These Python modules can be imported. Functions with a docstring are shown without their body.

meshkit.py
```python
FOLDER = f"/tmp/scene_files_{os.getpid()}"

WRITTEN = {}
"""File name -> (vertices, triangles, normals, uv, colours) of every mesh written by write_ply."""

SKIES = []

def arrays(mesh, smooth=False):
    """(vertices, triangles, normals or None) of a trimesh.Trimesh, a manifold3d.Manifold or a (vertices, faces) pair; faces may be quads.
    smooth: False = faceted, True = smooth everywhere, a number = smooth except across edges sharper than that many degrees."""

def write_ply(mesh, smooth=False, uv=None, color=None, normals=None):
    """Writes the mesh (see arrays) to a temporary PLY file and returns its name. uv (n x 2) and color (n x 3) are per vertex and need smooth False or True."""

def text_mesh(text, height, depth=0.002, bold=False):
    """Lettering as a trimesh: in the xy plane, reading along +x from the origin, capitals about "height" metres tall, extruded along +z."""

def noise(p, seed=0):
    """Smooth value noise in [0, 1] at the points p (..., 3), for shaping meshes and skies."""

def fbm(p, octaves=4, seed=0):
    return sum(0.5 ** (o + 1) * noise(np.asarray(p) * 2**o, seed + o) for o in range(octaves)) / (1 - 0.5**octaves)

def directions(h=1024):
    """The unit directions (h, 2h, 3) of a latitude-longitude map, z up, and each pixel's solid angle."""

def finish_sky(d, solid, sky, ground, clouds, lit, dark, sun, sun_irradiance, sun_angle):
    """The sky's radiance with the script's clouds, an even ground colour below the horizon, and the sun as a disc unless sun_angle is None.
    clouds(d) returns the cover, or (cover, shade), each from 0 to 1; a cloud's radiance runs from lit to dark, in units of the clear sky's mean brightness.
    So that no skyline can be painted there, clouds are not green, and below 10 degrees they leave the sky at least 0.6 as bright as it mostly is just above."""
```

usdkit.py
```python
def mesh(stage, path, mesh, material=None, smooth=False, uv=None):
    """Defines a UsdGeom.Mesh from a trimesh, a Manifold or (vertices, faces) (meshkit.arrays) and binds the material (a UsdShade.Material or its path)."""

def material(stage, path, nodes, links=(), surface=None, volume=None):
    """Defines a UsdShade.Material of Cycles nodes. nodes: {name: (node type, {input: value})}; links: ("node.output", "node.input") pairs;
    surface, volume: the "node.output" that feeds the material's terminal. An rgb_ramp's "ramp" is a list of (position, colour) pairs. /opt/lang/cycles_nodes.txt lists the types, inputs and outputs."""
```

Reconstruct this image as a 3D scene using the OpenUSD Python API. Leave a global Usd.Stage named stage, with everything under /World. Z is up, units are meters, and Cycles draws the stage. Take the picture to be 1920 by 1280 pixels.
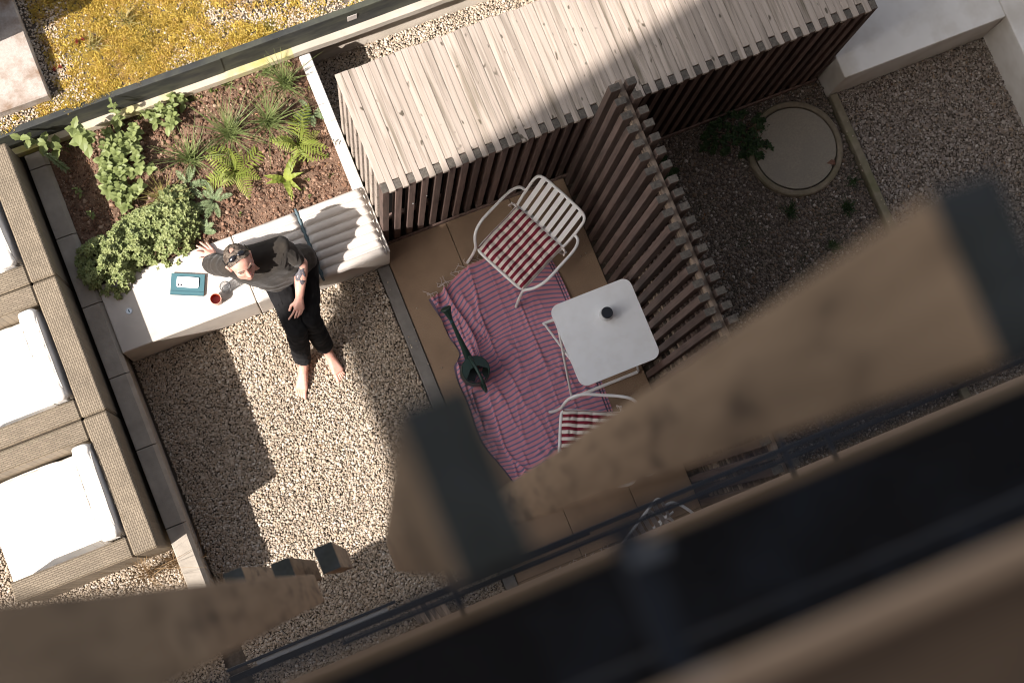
import math
import numpy as np, trimesh, manifold3d as m3, usdkit, meshkit
from pxr import Usd, UsdGeom, UsdLux, UsdShade, Gf, Sdf, Vt
from scipy.spatial.transform import Rotation as R
from shapely.geometry import Polygon, box as sbox, Point

stage = Usd.Stage.CreateInMemory()
UsdGeom.SetStageUpAxis(stage, UsdGeom.Tokens.z)
UsdGeom.SetStageMetersPerUnit(stage, 1.0)
WORLD = UsdGeom.Xform.Define(stage, '/World')
stage.SetDefaultPrim(WORLD.GetPrim())

# ------------------------------------------------------------------ camera, sky, sun, exposure
cam = UsdGeom.Camera.Define(stage, '/World/camera')
CR = np.array([[0.9224664161115432, 0.36371781037120143, -0.1294799813295636],
               [-0.37743690485826276, 0.9201483112725072, -0.10425194536970576],
               [0.08122249686719619, 0.145039441811985, 0.9860864395789691]])
CP = np.array([-0.840, -2.156, 10.968])
mt = np.eye(4); mt[:3, :3] = CR.T; mt[3, :3] = CP
cam.AddTransformOp().Set(Gf.Matrix4d(mt.tolist()))
cam.CreateFocalLengthAttr(54.375); cam.CreateHorizontalApertureAttr(36.0); cam.CreateVerticalApertureAttr(24.0)
cam.CreateClippingRangeAttr(Gf.Vec2f(0.05, 200.0))
cam.CreateFStopAttr(2.0); cam.CreateFocusDistanceAttr(10.2)
cam.CreateExposureAttr(1.08)

KU, KV = 0.98, 0.245                      # a point one metre up throws its shadow this far along x and y
SUN = np.array([-KU, -KV, 1.0]); SUN /= np.linalg.norm(SUN)
ELEV = math.asin(SUN[2]); ROT = math.atan2(SUN[0], SUN[1])
sun = UsdLux.DistantLight.Define(stage, '/World/sun')
sun.CreateIntensityAttr(1.25); sun.CreateAngleAttr(0.53); sun.CreateColorAttr(Gf.Vec3f(1.0, 0.93, 0.88))
sun.GetPrim().CreateAttribute('inputs:normalize', Sdf.ValueTypeNames.Bool).Set(True)
zax = SUN; xax = np.cross([0, 0, 1.0], zax); xax /= np.linalg.norm(xax); yax = np.cross(zax, xax)
sm = np.eye(4); sm[0, :3] = xax; sm[1, :3] = yax; sm[2, :3] = zax
sun.AddTransformOp().Set(Gf.Matrix4d(sm.tolist()))
dome = UsdLux.DomeLight.Define(stage, '/World/sky')
dome.CreateIntensityAttr(1.0)
skymat = usdkit.material(stage, '/World/Looks/sky_air', {
    'tc': ('texture_coordinate', {}), 'nz': ('noise_texture', {'scale': 2.4, 'detail': 6.0, 'roughness': 0.6}),
    'cr': ('rgb_ramp', {'ramp': [(0.30, (0.25, 0.25, 0.25)), (0.62, (0.7, 0.7, 0.7))]}),
    'bw': ('rgb_to_bw', {}), 'cl': ('vector_math', {'math_type': 'scale', 'vector1': (1.45, 1.40, 1.33)}), 'mx': ('mix', {}),
    's': ('sky_texture', {'sky_type': 'single_scattering', 'sun_disc': False, 'sun_elevation': ELEV, 'sun_rotation': ROT, 'altitude': 50.0, 'aerosol_density': 2.5}),
    'b': ('background_shader', {'strength': 0.11})}, [('s.color', 'bw.color'), ('bw.val', 'cl.scale'), ('tc.generated', 'nz.vector'), ('nz.fac', 'cr.fac'), ('cr.color', 'mx.fac'), ('s.color', 'mx.color1'), ('cl.vector', 'mx.color2'), ('mx.color', 'b.color')], surface='b.background')
UsdShade.MaterialBindingAPI.Apply(dome.GetPrim()).Bind(skymat)

# ------------------------------------------------------------------ helpers
USED = {}
def numbered(parent, name):
    k = (parent, name); n = USED.get(k, -1) + 1; USED[k] = n
    return f'{parent}/{name}' if n == 0 else f'{parent}/{name}_{n:03d}'

def tag(prim, label=None, cat=None, group=None, kind=None):
    for k, v in (('label', label), ('category', cat), ('group', group), ('kind', kind)):
        if v: prim.SetCustomDataByKey(k, v)
    return prim

def thing(name, label=None, cat=None, loc=(0, 0, 0), rz=0.0, group=None, kind=None):
    x = UsdGeom.Xform.Define(stage, numbered('/World', name))
    x.AddTranslateOp().Set(Gf.Vec3d(*map(float, loc)))
    if rz: x.AddRotateZOp().Set(math.degrees(rz))
    return tag(x.GetPrim(), label, cat, group, kind)

def copy_of(src, label, loc, rz=0.0, group=None):
    was = src.GetCustomData()
    base = src.GetName()
    if base[-4:-3] == '_' and base[-3:].isdigit(): base = base[:-4]
    t = thing(base, label, was['category'], loc, rz, group or was.get('group'))
    t.GetReferences().AddInternalReference(src.GetPath()); t.SetInstanceable(True)
    return t

def obj(name, mesh, mat, parent=None, smooth=False, uv=None, **kw):
    par = '/World' if parent is None else str(parent.GetPath())
    p = usdkit.mesh(stage, numbered(par, name), mesh, mat, smooth=smooth, uv=uv).GetPrim()
    if kw: tag(p, **kw)
    return p

def cat_(ms): return trimesh.util.concatenate([as_tm(m) for m in ms])
def as_tm(m):
    if isinstance(m, trimesh.Trimesh): return m
    v, f, _ = meshkit.arrays(m); return trimesh.Trimesh(v, f, process=False)

def bx(x0, x1, y0, y1, z0, z1, c=0.004):
    """A box with chamfered edges."""
    lo = np.array([min(x0, x1), min(y0, y1), min(z0, z1)]); hi = np.array([max(x0, x1), max(y0, y1), max(z0, z1)])
    c = min(c, 0.3 * (hi - lo).min())
    if c <= 0:
        return trimesh.creation.box(bounds=[lo, hi])
    pts = []
    for sx in (0, 1):
        for sy in (0, 1):
            for sz in (0, 1):
                s = np.array([sx, sy, sz]); p = np.where(s, hi, lo); d = np.where(s, -c, c)
                for k in range(3):
                    q = p + d; q[k] = p[k]; pts.append(q)
    return as_tm(m3.Manifold.hull_points(np.array(pts)))

def rbox(size, r, seg=16):
    """A rounded box centred at the origin."""
    h = np.array(size) / 2 - r
    s = m3.Manifold.sphere(r, seg)
    return m3.Manifold.batch_hull([s.translate([a * h[0], b * h[1], c * h[2]]) for a in (-1, 1) for b in (-1, 1) for c in (-1, 1)])

def tube(pts, r, sides=10, closed=False, smooth_n=0):
    p = np.asarray(pts, float)
    if smooth_n: p = spline(p, smooth_n, closed)
    rr = np.broadcast_to(np.asarray(r, float), (len(p),))
    n = len(p)
    t = (np.roll(p, -1, 0) - np.roll(p, 1, 0)) if closed else np.gradient(p, axis=0)
    t /= np.linalg.norm(t, axis=1, keepdims=True) + 1e-12
    a = np.cross(t[0], [0, 0, 1.0] if abs(t[0][2]) < 0.9 else [1.0, 0, 0]); a /= np.linalg.norm(a)
    A = []
    for k in range(n):
        a = a - t[k] * (a @ t[k]); a /= np.linalg.norm(a) + 1e-12; A.append(a)
    A = np.array(A); B = np.cross(t, A)
    ang = np.arange(sides) * 2 * np.pi / sides
    v = p[:, None] + rr[:, None, None] * (np.cos(ang)[None, :, None] * A[:, None] + np.sin(ang)[None, :, None] * B[:, None])
    v = v.reshape(-1, 3); f = []
    for k in range(n if closed else n - 1):
        k2 = (k + 1) % n
        for j in range(sides):
            j2 = (j + 1) % sides
            a0, b0, c0, d0 = k * sides + j, k * sides + j2, k2 * sides + j2, k2 * sides + j
            f += [[a0, b0, c0], [a0, c0, d0]]
    if not closed:
        v = np.vstack([v, p[:1], p[-1:]]); i0, i1 = len(v) - 2, len(v) - 1
        for j in range(sides):
            j2 = (j + 1) % sides
            f += [[i0, j2, j], [i1, (n - 1) * sides + j, (n - 1) * sides + j2]]
    return trimesh.Trimesh(v, np.array(f), process=False)

def spline(p, n, closed=False):
    from scipy.interpolate import CubicSpline
    p = np.asarray(p, float)
    if closed: p = np.vstack([p, p[:1]])
    d = np.r_[0, np.cumsum(np.linalg.norm(np.diff(p, axis=0), axis=1) ** 0.5)]
    cs = CubicSpline(d, p, bc_type='periodic' if closed else 'natural')
    o = cs(np.linspace(0, d[-1], n + (1 if closed else 0)))
    return o[:-1] if closed else o

def lathe(prof, sides=40):
    """Closed profile [(r, z)...] turned about z, from the axis to the axis."""
    prof = np.asarray(prof, float)
    ang = np.arange(sides) * 2 * np.pi / sides
    v = np.stack([prof[:, None, 0] * np.cos(ang), prof[:, None, 0] * np.sin(ang), np.broadcast_to(prof[:, None, 1], (len(prof), sides))], -1).reshape(-1, 3)
    f = []
    for k in range(len(prof) - 1):
        for j in range(sides):
            j2 = (j + 1) % sides
            f += [[k * sides + j, k * sides + j2, (k + 1) * sides + j2], [k * sides + j, (k + 1) * sides + j2, (k + 1) * sides + j]]
    m = trimesh.Trimesh(v, np.array(f), process=False)
    m.merge_vertices(); m.update_faces(m.nondegenerate_faces()); return m

def xf(m, loc=(0, 0, 0), rot=None):
    m = as_tm(m).copy()
    if rot is not None: m.vertices = rot.apply(m.vertices)
    m.vertices = m.vertices + np.asarray(loc, float)
    return m

def instances(path, protos, pos, quat_wxyz, scale, idx, label, cat, kind='stuff'):
    """Scattered pieces: one PointInstancer with its prototypes inside. protos: [(name, mesh, material)]."""
    pi = UsdGeom.PointInstancer.Define(stage, numbered('/World', path))
    base = str(pi.GetPath())
    rel = pi.CreatePrototypesRel()
    for nm, me, ma in protos:
        q = usdkit.mesh(stage, numbered(base, nm), me, ma, smooth=True)
        rel.AddTarget(q.GetPath())
    pi.CreatePositionsAttr(Vt.Vec3fArray.FromNumpy(np.asarray(pos, np.float32)))
    q = np.asarray(quat_wxyz, np.float32)
    pi.CreateOrientationsAttr(Vt.QuathArray([Gf.Quath(float(a), float(b), float(c), float(d)) for a, b, c, d in q]))
    pi.CreateScalesAttr(Vt.Vec3fArray.FromNumpy(np.asarray(scale, np.float32)))
    pi.CreateProtoIndicesAttr(Vt.IntArray.FromNumpy(np.asarray(idx, np.int32)))
    return tag(pi.GetPrim(), label, cat, None, kind)

def quats(rng, n, tilt=3.2):
    r = R.from_euler('zxz', np.stack([rng.uniform(0, 6.28, n), rng.uniform(-tilt, tilt, n), rng.uniform(0, 6.28, n)], 1)) if tilt < 3 else R.random(n, random_state=int(rng.integers(1 << 30)))
    q = r.as_quat(); return np.stack([q[:, 3], q[:, 0], q[:, 1], q[:, 2]], 1)

# ------------------------------------------------------------------ materials
MATS = {}
def L(name): return f'/World/Looks/{name}'

def mottled(name, c1, c2, scale=8.0, rough=0.8, bump=0.0, bscale=60.0, detail=6.0, c3=None, c3scale=1.7, c3amt=0.5, coords='position', spec=0.3, extra=None, stretch=(1, 1, 1), bdist=0.01):
    """Two colours mixed by noise, a third in large patches, a fine bump."""
    n = {'g': ('geometry', {}), 'm': ('mapping', {'scale': stretch}),
         'n1': ('noise_texture', {'scale': scale, 'detail': detail, 'roughness': 0.6}),
         'r1': ('rgb_ramp', {'ramp': [(0.3, c1), (0.7, c2)]}),
         'p': ('principled_bsdf', dict({'roughness': rough, 'specular_ior_level': spec}, **(extra or {})))}
    l = [('g.position', 'm.vector'), ('m.vector', 'n1.vector'), ('n1.fac', 'r1.fac')]
    out = 'r1.color'
    if c3 is not None:
        n['n2'] = ('noise_texture', {'scale': c3scale, 'detail': 5.0, 'roughness': 0.6})
        n['r2'] = ('rgb_ramp', {'ramp': [(0.45, (0, 0, 0)), (0.66, (c3amt,) * 3)]})
        n['mx'] = ('mix', {'color2': c3})
        l += [('m.vector', 'n2.vector'), ('n2.fac', 'r2.fac'), ('r2.color', 'mx.fac'), (out, 'mx.color1')]
        out = 'mx.color'
    l.append((out, 'p.base_color'))
    if bump:
        n['nb'] = ('noise_texture', {'scale': bscale, 'detail': 4.0})
        n['b'] = ('bump', {'strength': bump, 'distance': bdist})
        l += [('m.vector', 'nb.vector'), ('nb.fac', 'b.height'), ('b.normal', 'p.normal')]
    MATS[name] = usdkit.material(stage, L(name), n, l, surface='p.BSDF')
    return MATS[name]

def wood(name, light, dark, stain, axis, stain_amt=0.7, vmin=0.75, vmax=1.2, grain=60.0, rough=0.8, spread=0.5, stain_grain=(14.0, 2.4), knots=0.0):
    """Weathered timber: grain along an axis, stains, a tone of its own for each board."""
    sc = [grain, grain, grain]; sc['xyz'.index(axis)] = 2.2
    s2 = [stain_grain[0]] * 3; s2['xyz'.index(axis)] = stain_grain[1]
    s3 = [26.0, 26.0, 26.0]; s3['xyz'.index(axis)] = 11.0
    n = {'g': ('geometry', {}), 'oi': ('object_info', {}),
         'off': ('vector_math', {'math_type': 'scale', 'vector1': (37.0, 21.0, 53.0)}),
         'add': ('vector_math', {'math_type': 'add'}),
         'm1': ('mapping', {'scale': sc}), 'm2': ('mapping', {'scale': s2}),
         'n1': ('noise_texture', {'scale': 1.0, 'detail': 6.0, 'roughness': 0.65, 'distortion': 0.6}),
         'n2': ('noise_texture', {'scale': 1.0, 'detail': 4.0, 'roughness': 0.55, 'distortion': 0.3}),
         'm3': ('mapping', {'scale': s3}), 'n3': ('noise_texture', {'scale': 1.0, 'detail': 1.0}), 'r3': ('rgb_ramp', {'ramp': [(0.70, (0, 0, 0)), (0.76, (knots,) * 3)]}), 'mk': ('mix', {'color2': tuple(0.6 * c for c in stain)}),
         'r1': ('rgb_ramp', {'ramp': [(0.25, dark), (0.62, light)]}),
         'r2': ('rgb_ramp', {'ramp': [(spread, (0, 0, 0)), (spread + 0.22, (stain_amt,) * 3)]}),
         'mx': ('mix', {'color2': stain}),
         'mr': ('map_range', {'from_min': 0.0, 'from_max': 1.0, 'to_min': vmin, 'to_max': vmax}),
         'h': ('hsv', {}), 'b': ('bump', {'strength': 0.35, 'distance': 0.003}),
         'p': ('principled_bsdf', {'roughness': rough, 'specular_ior_level': 0.25})}
    l = [('oi.random', 'off.scale'), ('g.position', 'add.vector1'), ('off.vector', 'add.vector2'), ('add.vector', 'm1.vector'), ('add.vector', 'm2.vector'),
         ('m1.vector', 'n1.vector'), ('m2.vector', 'n2.vector'), ('n1.fac', 'r1.fac'), ('n2.fac', 'r2.fac'), ('r2.color', 'mx.fac'),
         ('r1.color', 'mx.color1'), ('add.vector', 'm3.vector'), ('m3.vector', 'n3.vector'), ('n3.fac', 'r3.fac'), ('r3.color', 'mk.fac'), ('mx.color', 'mk.color1'), ('mk.color', 'h.color'), ('oi.random', 'mr.value'), ('mr.result', 'h.value'), ('h.color', 'p.base_color'),
         ('n1.fac', 'b.height'), ('b.normal', 'p.normal')]
    MATS[name] = usdkit.material(stage, L(name), n, l, surface='p.BSDF')
    return MATS[name]

def plain(name, col, rough=0.5, spec=0.4, **kw):
    MATS[name] = usdkit.material(stage, L(name), {'p': ('principled_bsdf', dict({'base_color': col, 'roughness': rough, 'specular_ior_level': spec}, **kw))}, [], surface='p.BSDF')
    return MATS[name]

def by_piece(name, ramp, rough=0.75, loc_scale=0.0, loc_mix=0.5, translucent=0.0, spec=0.3):
    """A colour per scattered piece (random), optionally drifting in patches over the ground."""
    n = {'oi': ('object_info', {}), 'r': ('rgb_ramp', {'ramp': ramp}), 'p': ('principled_bsdf', {'roughness': rough, 'specular_ior_level': spec})}
    l = []
    if loc_scale:
        n['nz'] = ('noise_texture', {'scale': loc_scale, 'detail': 3.0})
        n['k'] = ('map_range', {'from_min': 0.28, 'from_max': 0.72, 'to_min': 0.0, 'to_max': 1.0})
        n['mf'] = ('mix_float', {'fac': loc_mix})
        l += [('oi.location', 'nz.vector'), ('nz.fac', 'k.value'), ('oi.random', 'mf.a'), ('k.result', 'mf.b'), ('mf.result', 'r.fac')]
    else:
        l += [('oi.random', 'r.fac')]
    l.append(('r.color', 'p.base_color'))
    out = 'p.BSDF'
    if translucent:
        n['t'] = ('translucent_bsdf', {}); n['x'] = ('mix_closure', {'fac': translucent})
        l += [('r.color', 't.color'), ('p.BSDF', 'x.closure1'), ('t.BSDF', 'x.closure2')]; out = 'x.closure'
    MATS[name] = usdkit.material(stage, L(name), n, l, surface=out)
    return MATS[name]

def leafmat(name, c1, c2, scale=25.0, tr=0.3, rough=0.5):
    n = {'g': ('geometry', {}), 'n': ('noise_texture', {'scale': scale, 'detail': 2.0}), 'r': ('rgb_ramp', {'ramp': [(0.3, c1), (0.7, c2)]}),
         'isl': ('map_range', {'to_min': 0.75, 'to_max': 1.25}), 'h': ('hsv', {}),
         'p': ('principled_bsdf', {'roughness': rough, 'specular_ior_level': 0.3}), 't': ('translucent_bsdf', {}), 'x': ('mix_closure', {'fac': tr})}
    l = [('g.position', 'n.vector'), ('n.fac', 'r.fac'), ('r.color', 'h.color'), ('g.random_per_island', 'isl.value'), ('isl.result', 'h.value'),
         ('h.color', 'p.base_color'), ('h.color', 't.color'), ('p.BSDF', 'x.closure1'), ('t.BSDF', 'x.closure2')]
    MATS[name] = usdkit.material(stage, L(name), n, l, surface='x.closure')
    return MATS[name]

mottled('ground_earth', (0.075, 0.060, 0.046), (0.13, 0.106, 0.083), 30, 0.95, 0.4, 90)
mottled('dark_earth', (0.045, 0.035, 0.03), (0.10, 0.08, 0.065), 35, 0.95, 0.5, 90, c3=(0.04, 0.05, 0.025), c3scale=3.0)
mottled('soil', (0.060, 0.034, 0.022), (0.19, 0.12, 0.08), 38, 0.95, 0.8, 120, c3=(0.22, 0.135, 0.09), c3scale=5.0, c3amt=0.6)
mottled('concrete', (0.50, 0.455, 0.405), (0.56, 0.515, 0.46), 5, 0.75, 0.08, 160, c3=(0.40, 0.36, 0.31), c3scale=3.0, c3amt=0.6)
mottled('concrete_old', (0.36, 0.315, 0.26), (0.47, 0.42, 0.355), 7, 0.85, 0.25, 120, c3=(0.24, 0.21, 0.16), c3scale=3.5, c3amt=0.5)
mottled('concrete_mossy', (0.42, 0.36, 0.28), (0.50, 0.43, 0.34), 9, 0.9, 0.3, 120, c3=(0.33, 0.31, 0.05), c3scale=2.6, c3amt=0.9)
mottled('coping_stone', (0.30, 0.265, 0.22), (0.39, 0.345, 0.285), 12, 0.85, 0.3, 140, c3=(0.22, 0.19, 0.15), c3scale=4.0, c3amt=0.4)
mottled('slab_stone', (0.34, 0.30, 0.265), (0.42, 0.375, 0.335), 60, 0.9, 0.35, 200, c3=(0.17, 0.10, 0.055), c3scale=4.5, c3amt=0.9)
mottled('white_render', (0.62, 0.59, 0.54), (0.68, 0.65, 0.60), 4, 0.8, 0.06, 140, c3=(0.46, 0.41, 0.34), c3scale=2.4, c3amt=0.7)
mottled('patio_tile', (0.235, 0.155, 0.097), (0.345, 0.24, 0.157), 140, 0.75, 0.15, 220, detail=3.0, c3=(0.21, 0.14, 0.09), c3scale=2.2, c3amt=0.75)
mottled('grey_edging', (0.17, 0.155, 0.14), (0.22, 0.205, 0.185), 20, 0.85, 0.2, 140)
mottled('mossy_edging', (0.17, 0.145, 0.10), (0.25, 0.215, 0.155), 14, 0.9, 0.3, 120, c3=(0.13, 0.13, 0.06), c3scale=4.0, c3amt=0.7)
mottled('manhole_lid', (0.215, 0.187, 0.145), (0.275, 0.243, 0.19), 90, 0.85, 0.2, 160, c3=(0.22, 0.195, 0.16), c3scale=5.0, c3amt=0.6)
mottled('manhole_ring', (0.155, 0.128, 0.09), (0.23, 0.19, 0.135), 25, 0.9, 0.4, 140, c3=(0.14, 0.125, 0.07), c3scale=6.0, c3amt=0.6)
mottled('lead_flashing', (0.022, 0.024, 0.023), (0.042, 0.043, 0.040), 6, 0.7, 0.1, 60, c3=(0.10, 0.105, 0.06), c3scale=3.0, c3amt=0.35, stretch=(1, 1, 3))
mottled('brickwork', (0.24, 0.16, 0.115), (0.31, 0.21, 0.15), 14, 0.9, 0.2, 80)
wood('roof_timber', (0.385, 0.325, 0.275), (0.27, 0.22, 0.178), (0.075, 0.06, 0.034), 'y', 0.92, 0.83, 1.09, spread=0.525, stain_grain=(20.0, 1.0), knots=0.85)
wood('batten_timber', (0.14, 0.095, 0.078), (0.072, 0.047, 0.039), (0.042, 0.030, 0.027), 'z', 0.7, 0.7, 1.35)
wood('screen_timber', (0.125, 0.088, 0.073), (0.062, 0.042, 0.035), (0.036, 0.027, 0.024), 'z', 0.6, 0.75, 1.3)
wood('rail_timber', (0.42, 0.325, 0.245), (0.24, 0.175, 0.13), (0.06, 0.05, 0.042), 'y', 0.95, 0.8, 1.2, grain=30, spread=0.42)
mottled('end_grain', (0.065, 0.055, 0.045), (0.135, 0.118, 0.098), 60, 0.9, 0.4, 160, c3=(0.045, 0.042, 0.036), c3scale=14.0, c3amt=0.7)
wood('fin_timber', (0.30, 0.215, 0.145), (0.20, 0.14, 0.092), (0.06, 0.042, 0.033), 'z', 0.9, 0.85, 1.15, grain=30, stain_grain=(16.0, 3.0), spread=0.52)
mottled('fin_end', (0.022, 0.025, 0.023), (0.04, 0.044, 0.04), 25, 0.85, 0.1, 80, c3=(0.05, 0.056, 0.062), c3scale=12.0, c3amt=0.6)
plain('dark_steel', (0.014, 0.018, 0.026), 0.45, 0.4)
mottled('black_panel', (0.006, 0.006, 0.007), (0.012, 0.011, 0.011), 3.0, 0.4, 0.0, c3=(0.022, 0.026, 0.034), c3scale=5.0, c3amt=0.8)  # bluish patches are reflections painted into the panel colour
mottled('bronze_trim', (0.17, 0.115, 0.068), (0.22, 0.155, 0.095), 9, 0.6)
plain('grey_metal', (0.42, 0.43, 0.44), 0.45, 0.5)
plain('highlight_grey', (0.13, 0.14, 0.155), 0.5, 0.4)  # grey tone of the painted highlights on the brackets
plain('white_powder', (0.80, 0.785, 0.76), 0.45, 0.45)
mottled('table_white', (0.83, 0.845, 0.85), (0.85, 0.86, 0.86), 6.0, 0.42, 0.02, 30, c3=(0.74, 0.74, 0.72), c3scale=9.0, c3amt=0.4)
plain('can_green', (0.012, 0.033, 0.026), 0.42, 0.45)
plain('jar_black', (0.012, 0.014, 0.02), 0.4, 0.5)
plain('jar_white', (0.62, 0.62, 0.62), 0.4, 0.5)
plain('book_teal', (0.055, 0.135, 0.155), 0.45, 0.4)
plain('book_teal_dark', (0.035, 0.09, 0.11), 0.5, 0.3)
plain('paper', (0.70, 0.68, 0.62), 0.8, 0.2)
plain('phone_white', (0.78, 0.78, 0.79), 0.2, 0.5)
plain('lens_black', (0.01, 0.01, 0.012), 0.15, 0.6)
plain('phone_mark', (0.33, 0.32, 0.32), 0.3, 0.6)
plain('cup_out', (0.66, 0.42, 0.33), 0.45, 0.5)
plain('cup_in', (0.42, 0.055, 0.018), 0.3, 0.6)
plain('steel_bright', (0.55, 0.57, 0.58), 0.3, 0.5, metallic=0.8)
usdkit.material(stage, L('clear_glass'), {'p': ('principled_bsdf', {'base_color': (0.93, 0.96, 1.0), 'roughness': 0.02, 'transmission_weight': 1.0, 'ior': 1.45})}, [], surface='p.BSDF'); MATS['clear_glass'] = L('clear_glass')
mottled('pot_glaze', (0.16, 0.12, 0.085), (0.21, 0.16, 0.115), 8, 0.5)
plain('strap_teal', (0.10, 0.14, 0.155), 0.8, 0.2)
wood('edge_timber', (0.42, 0.30, 0.20), (0.34, 0.235, 0.155), (0.24, 0.165, 0.11), 'x', 0.5, 0.95, 1.05, grain=20)
plain('interior_shade', (0.012, 0.010, 0.009), 0.9, 0.1)  # near-black that stands for the shade inside the store
mottled('rust_patch', (0.10, 0.045, 0.028), (0.20, 0.105, 0.07), 60, 0.9)
plain('label_white', (0.55, 0.50, 0.46), 0.7, 0.3)
plain('red_bits', (0.25, 0.045, 0.03), 0.7, 0.3)

def fabric(name, c1, c2, rough=0.9, weave=420.0, bump=0.25, big=0.25, bigscale=9.0, sheen=0.12):
    n = {'g': ('geometry', {}), 'n1': ('noise_texture', {'scale': weave, 'detail': 2.0}), 'n2': ('noise_texture', {'scale': bigscale, 'detail': 4.0}),
         'r': ('rgb_ramp', {'ramp': [(0.3, c1), (0.7, c2)]}),
         'a': ('math', {'math_type': 'multiply', 'value2': 0.12}), 's': ('math', {'math_type': 'add'}),
         'b': ('bump', {'strength': bump, 'distance': 0.02}),
         'p': ('principled_bsdf', {'roughness': rough, 'specular_ior_level': 0.12, 'sheen_weight': sheen})}
    l = [('g.position', 'n1.vector'), ('g.position', 'n2.vector'), ('n2.fac', 'r.fac'), ('r.color', 'p.base_color'), ('n1.fac', 'a.value1'), ('a.value', 's.value1'), ('n2.fac', 's.value2'), ('s.value', 'b.height'), ('b.normal', 'p.normal')]
    MATS[name] = usdkit.material(stage, L(name), n, l, surface='p.BSDF'); return MATS[name]
fabric('sofa_canvas', (0.70, 0.665, 0.605), (0.78, 0.745, 0.69), bump=0.3, bigscale=7.0)
fabric('sofa_piping', (0.50, 0.46, 0.40), (0.56, 0.52, 0.46))
fabric('pad_canvas', (0.50, 0.455, 0.41), (0.56, 0.515, 0.465), bump=0.2)
fabric('shirt_cotton', (0.028, 0.0235, 0.0195), (0.043, 0.036, 0.029), bump=0.35, bigscale=14.0)
fabric('trouser_cotton', (0.007, 0.0065, 0.007), (0.013, 0.0125, 0.013), sheen=0.03, bump=0.35, bigscale=16.0)

def striped(name, a, b, per, duty, axis=0, rough=0.85, weave=None):
    """Printed stripes across the cloth's own coordinates (metres)."""
    n = {'uv': ('uvmap', {'attribute': 'st'}), 'x': ('separate_xyz', {}), 'd': ('math', {'math_type': 'divide', 'value2': per}), 'f': ('math', {'math_type': 'fraction'}),
         'r': ('rgb_ramp', {'ramp': [(0.0, a), (duty - 0.015, a), (duty + 0.015, b), (0.985, b), (1.0, a)]}),
         'g': ('geometry', {}), 'n1': ('noise_texture', {'scale': 300.0, 'detail': 2.0}), 'bp': ('bump', {'strength': 0.15, 'distance': 0.004}),
         'p': ('principled_bsdf', {'roughness': rough, 'specular_ior_level': 0.2})}
    l = [('uv.UV', 'x.vector'), ('x.' + 'xy'[axis], 'd.value1'), ('d.value', 'f.value1'), ('f.value', 'r.fac'), ('r.color', 'p.base_color'),
         ('g.position', 'n1.vector'), ('n1.fac', 'bp.height'), ('bp.normal', 'p.normal')]
    MATS[name] = usdkit.material(stage, L(name), n, l, surface='p.BSDF'); return MATS[name]
striped('cushion_stripe', (0.19, 0.020, 0.036), (0.70, 0.645, 0.575), 0.0455, 0.5, axis=1)

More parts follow.
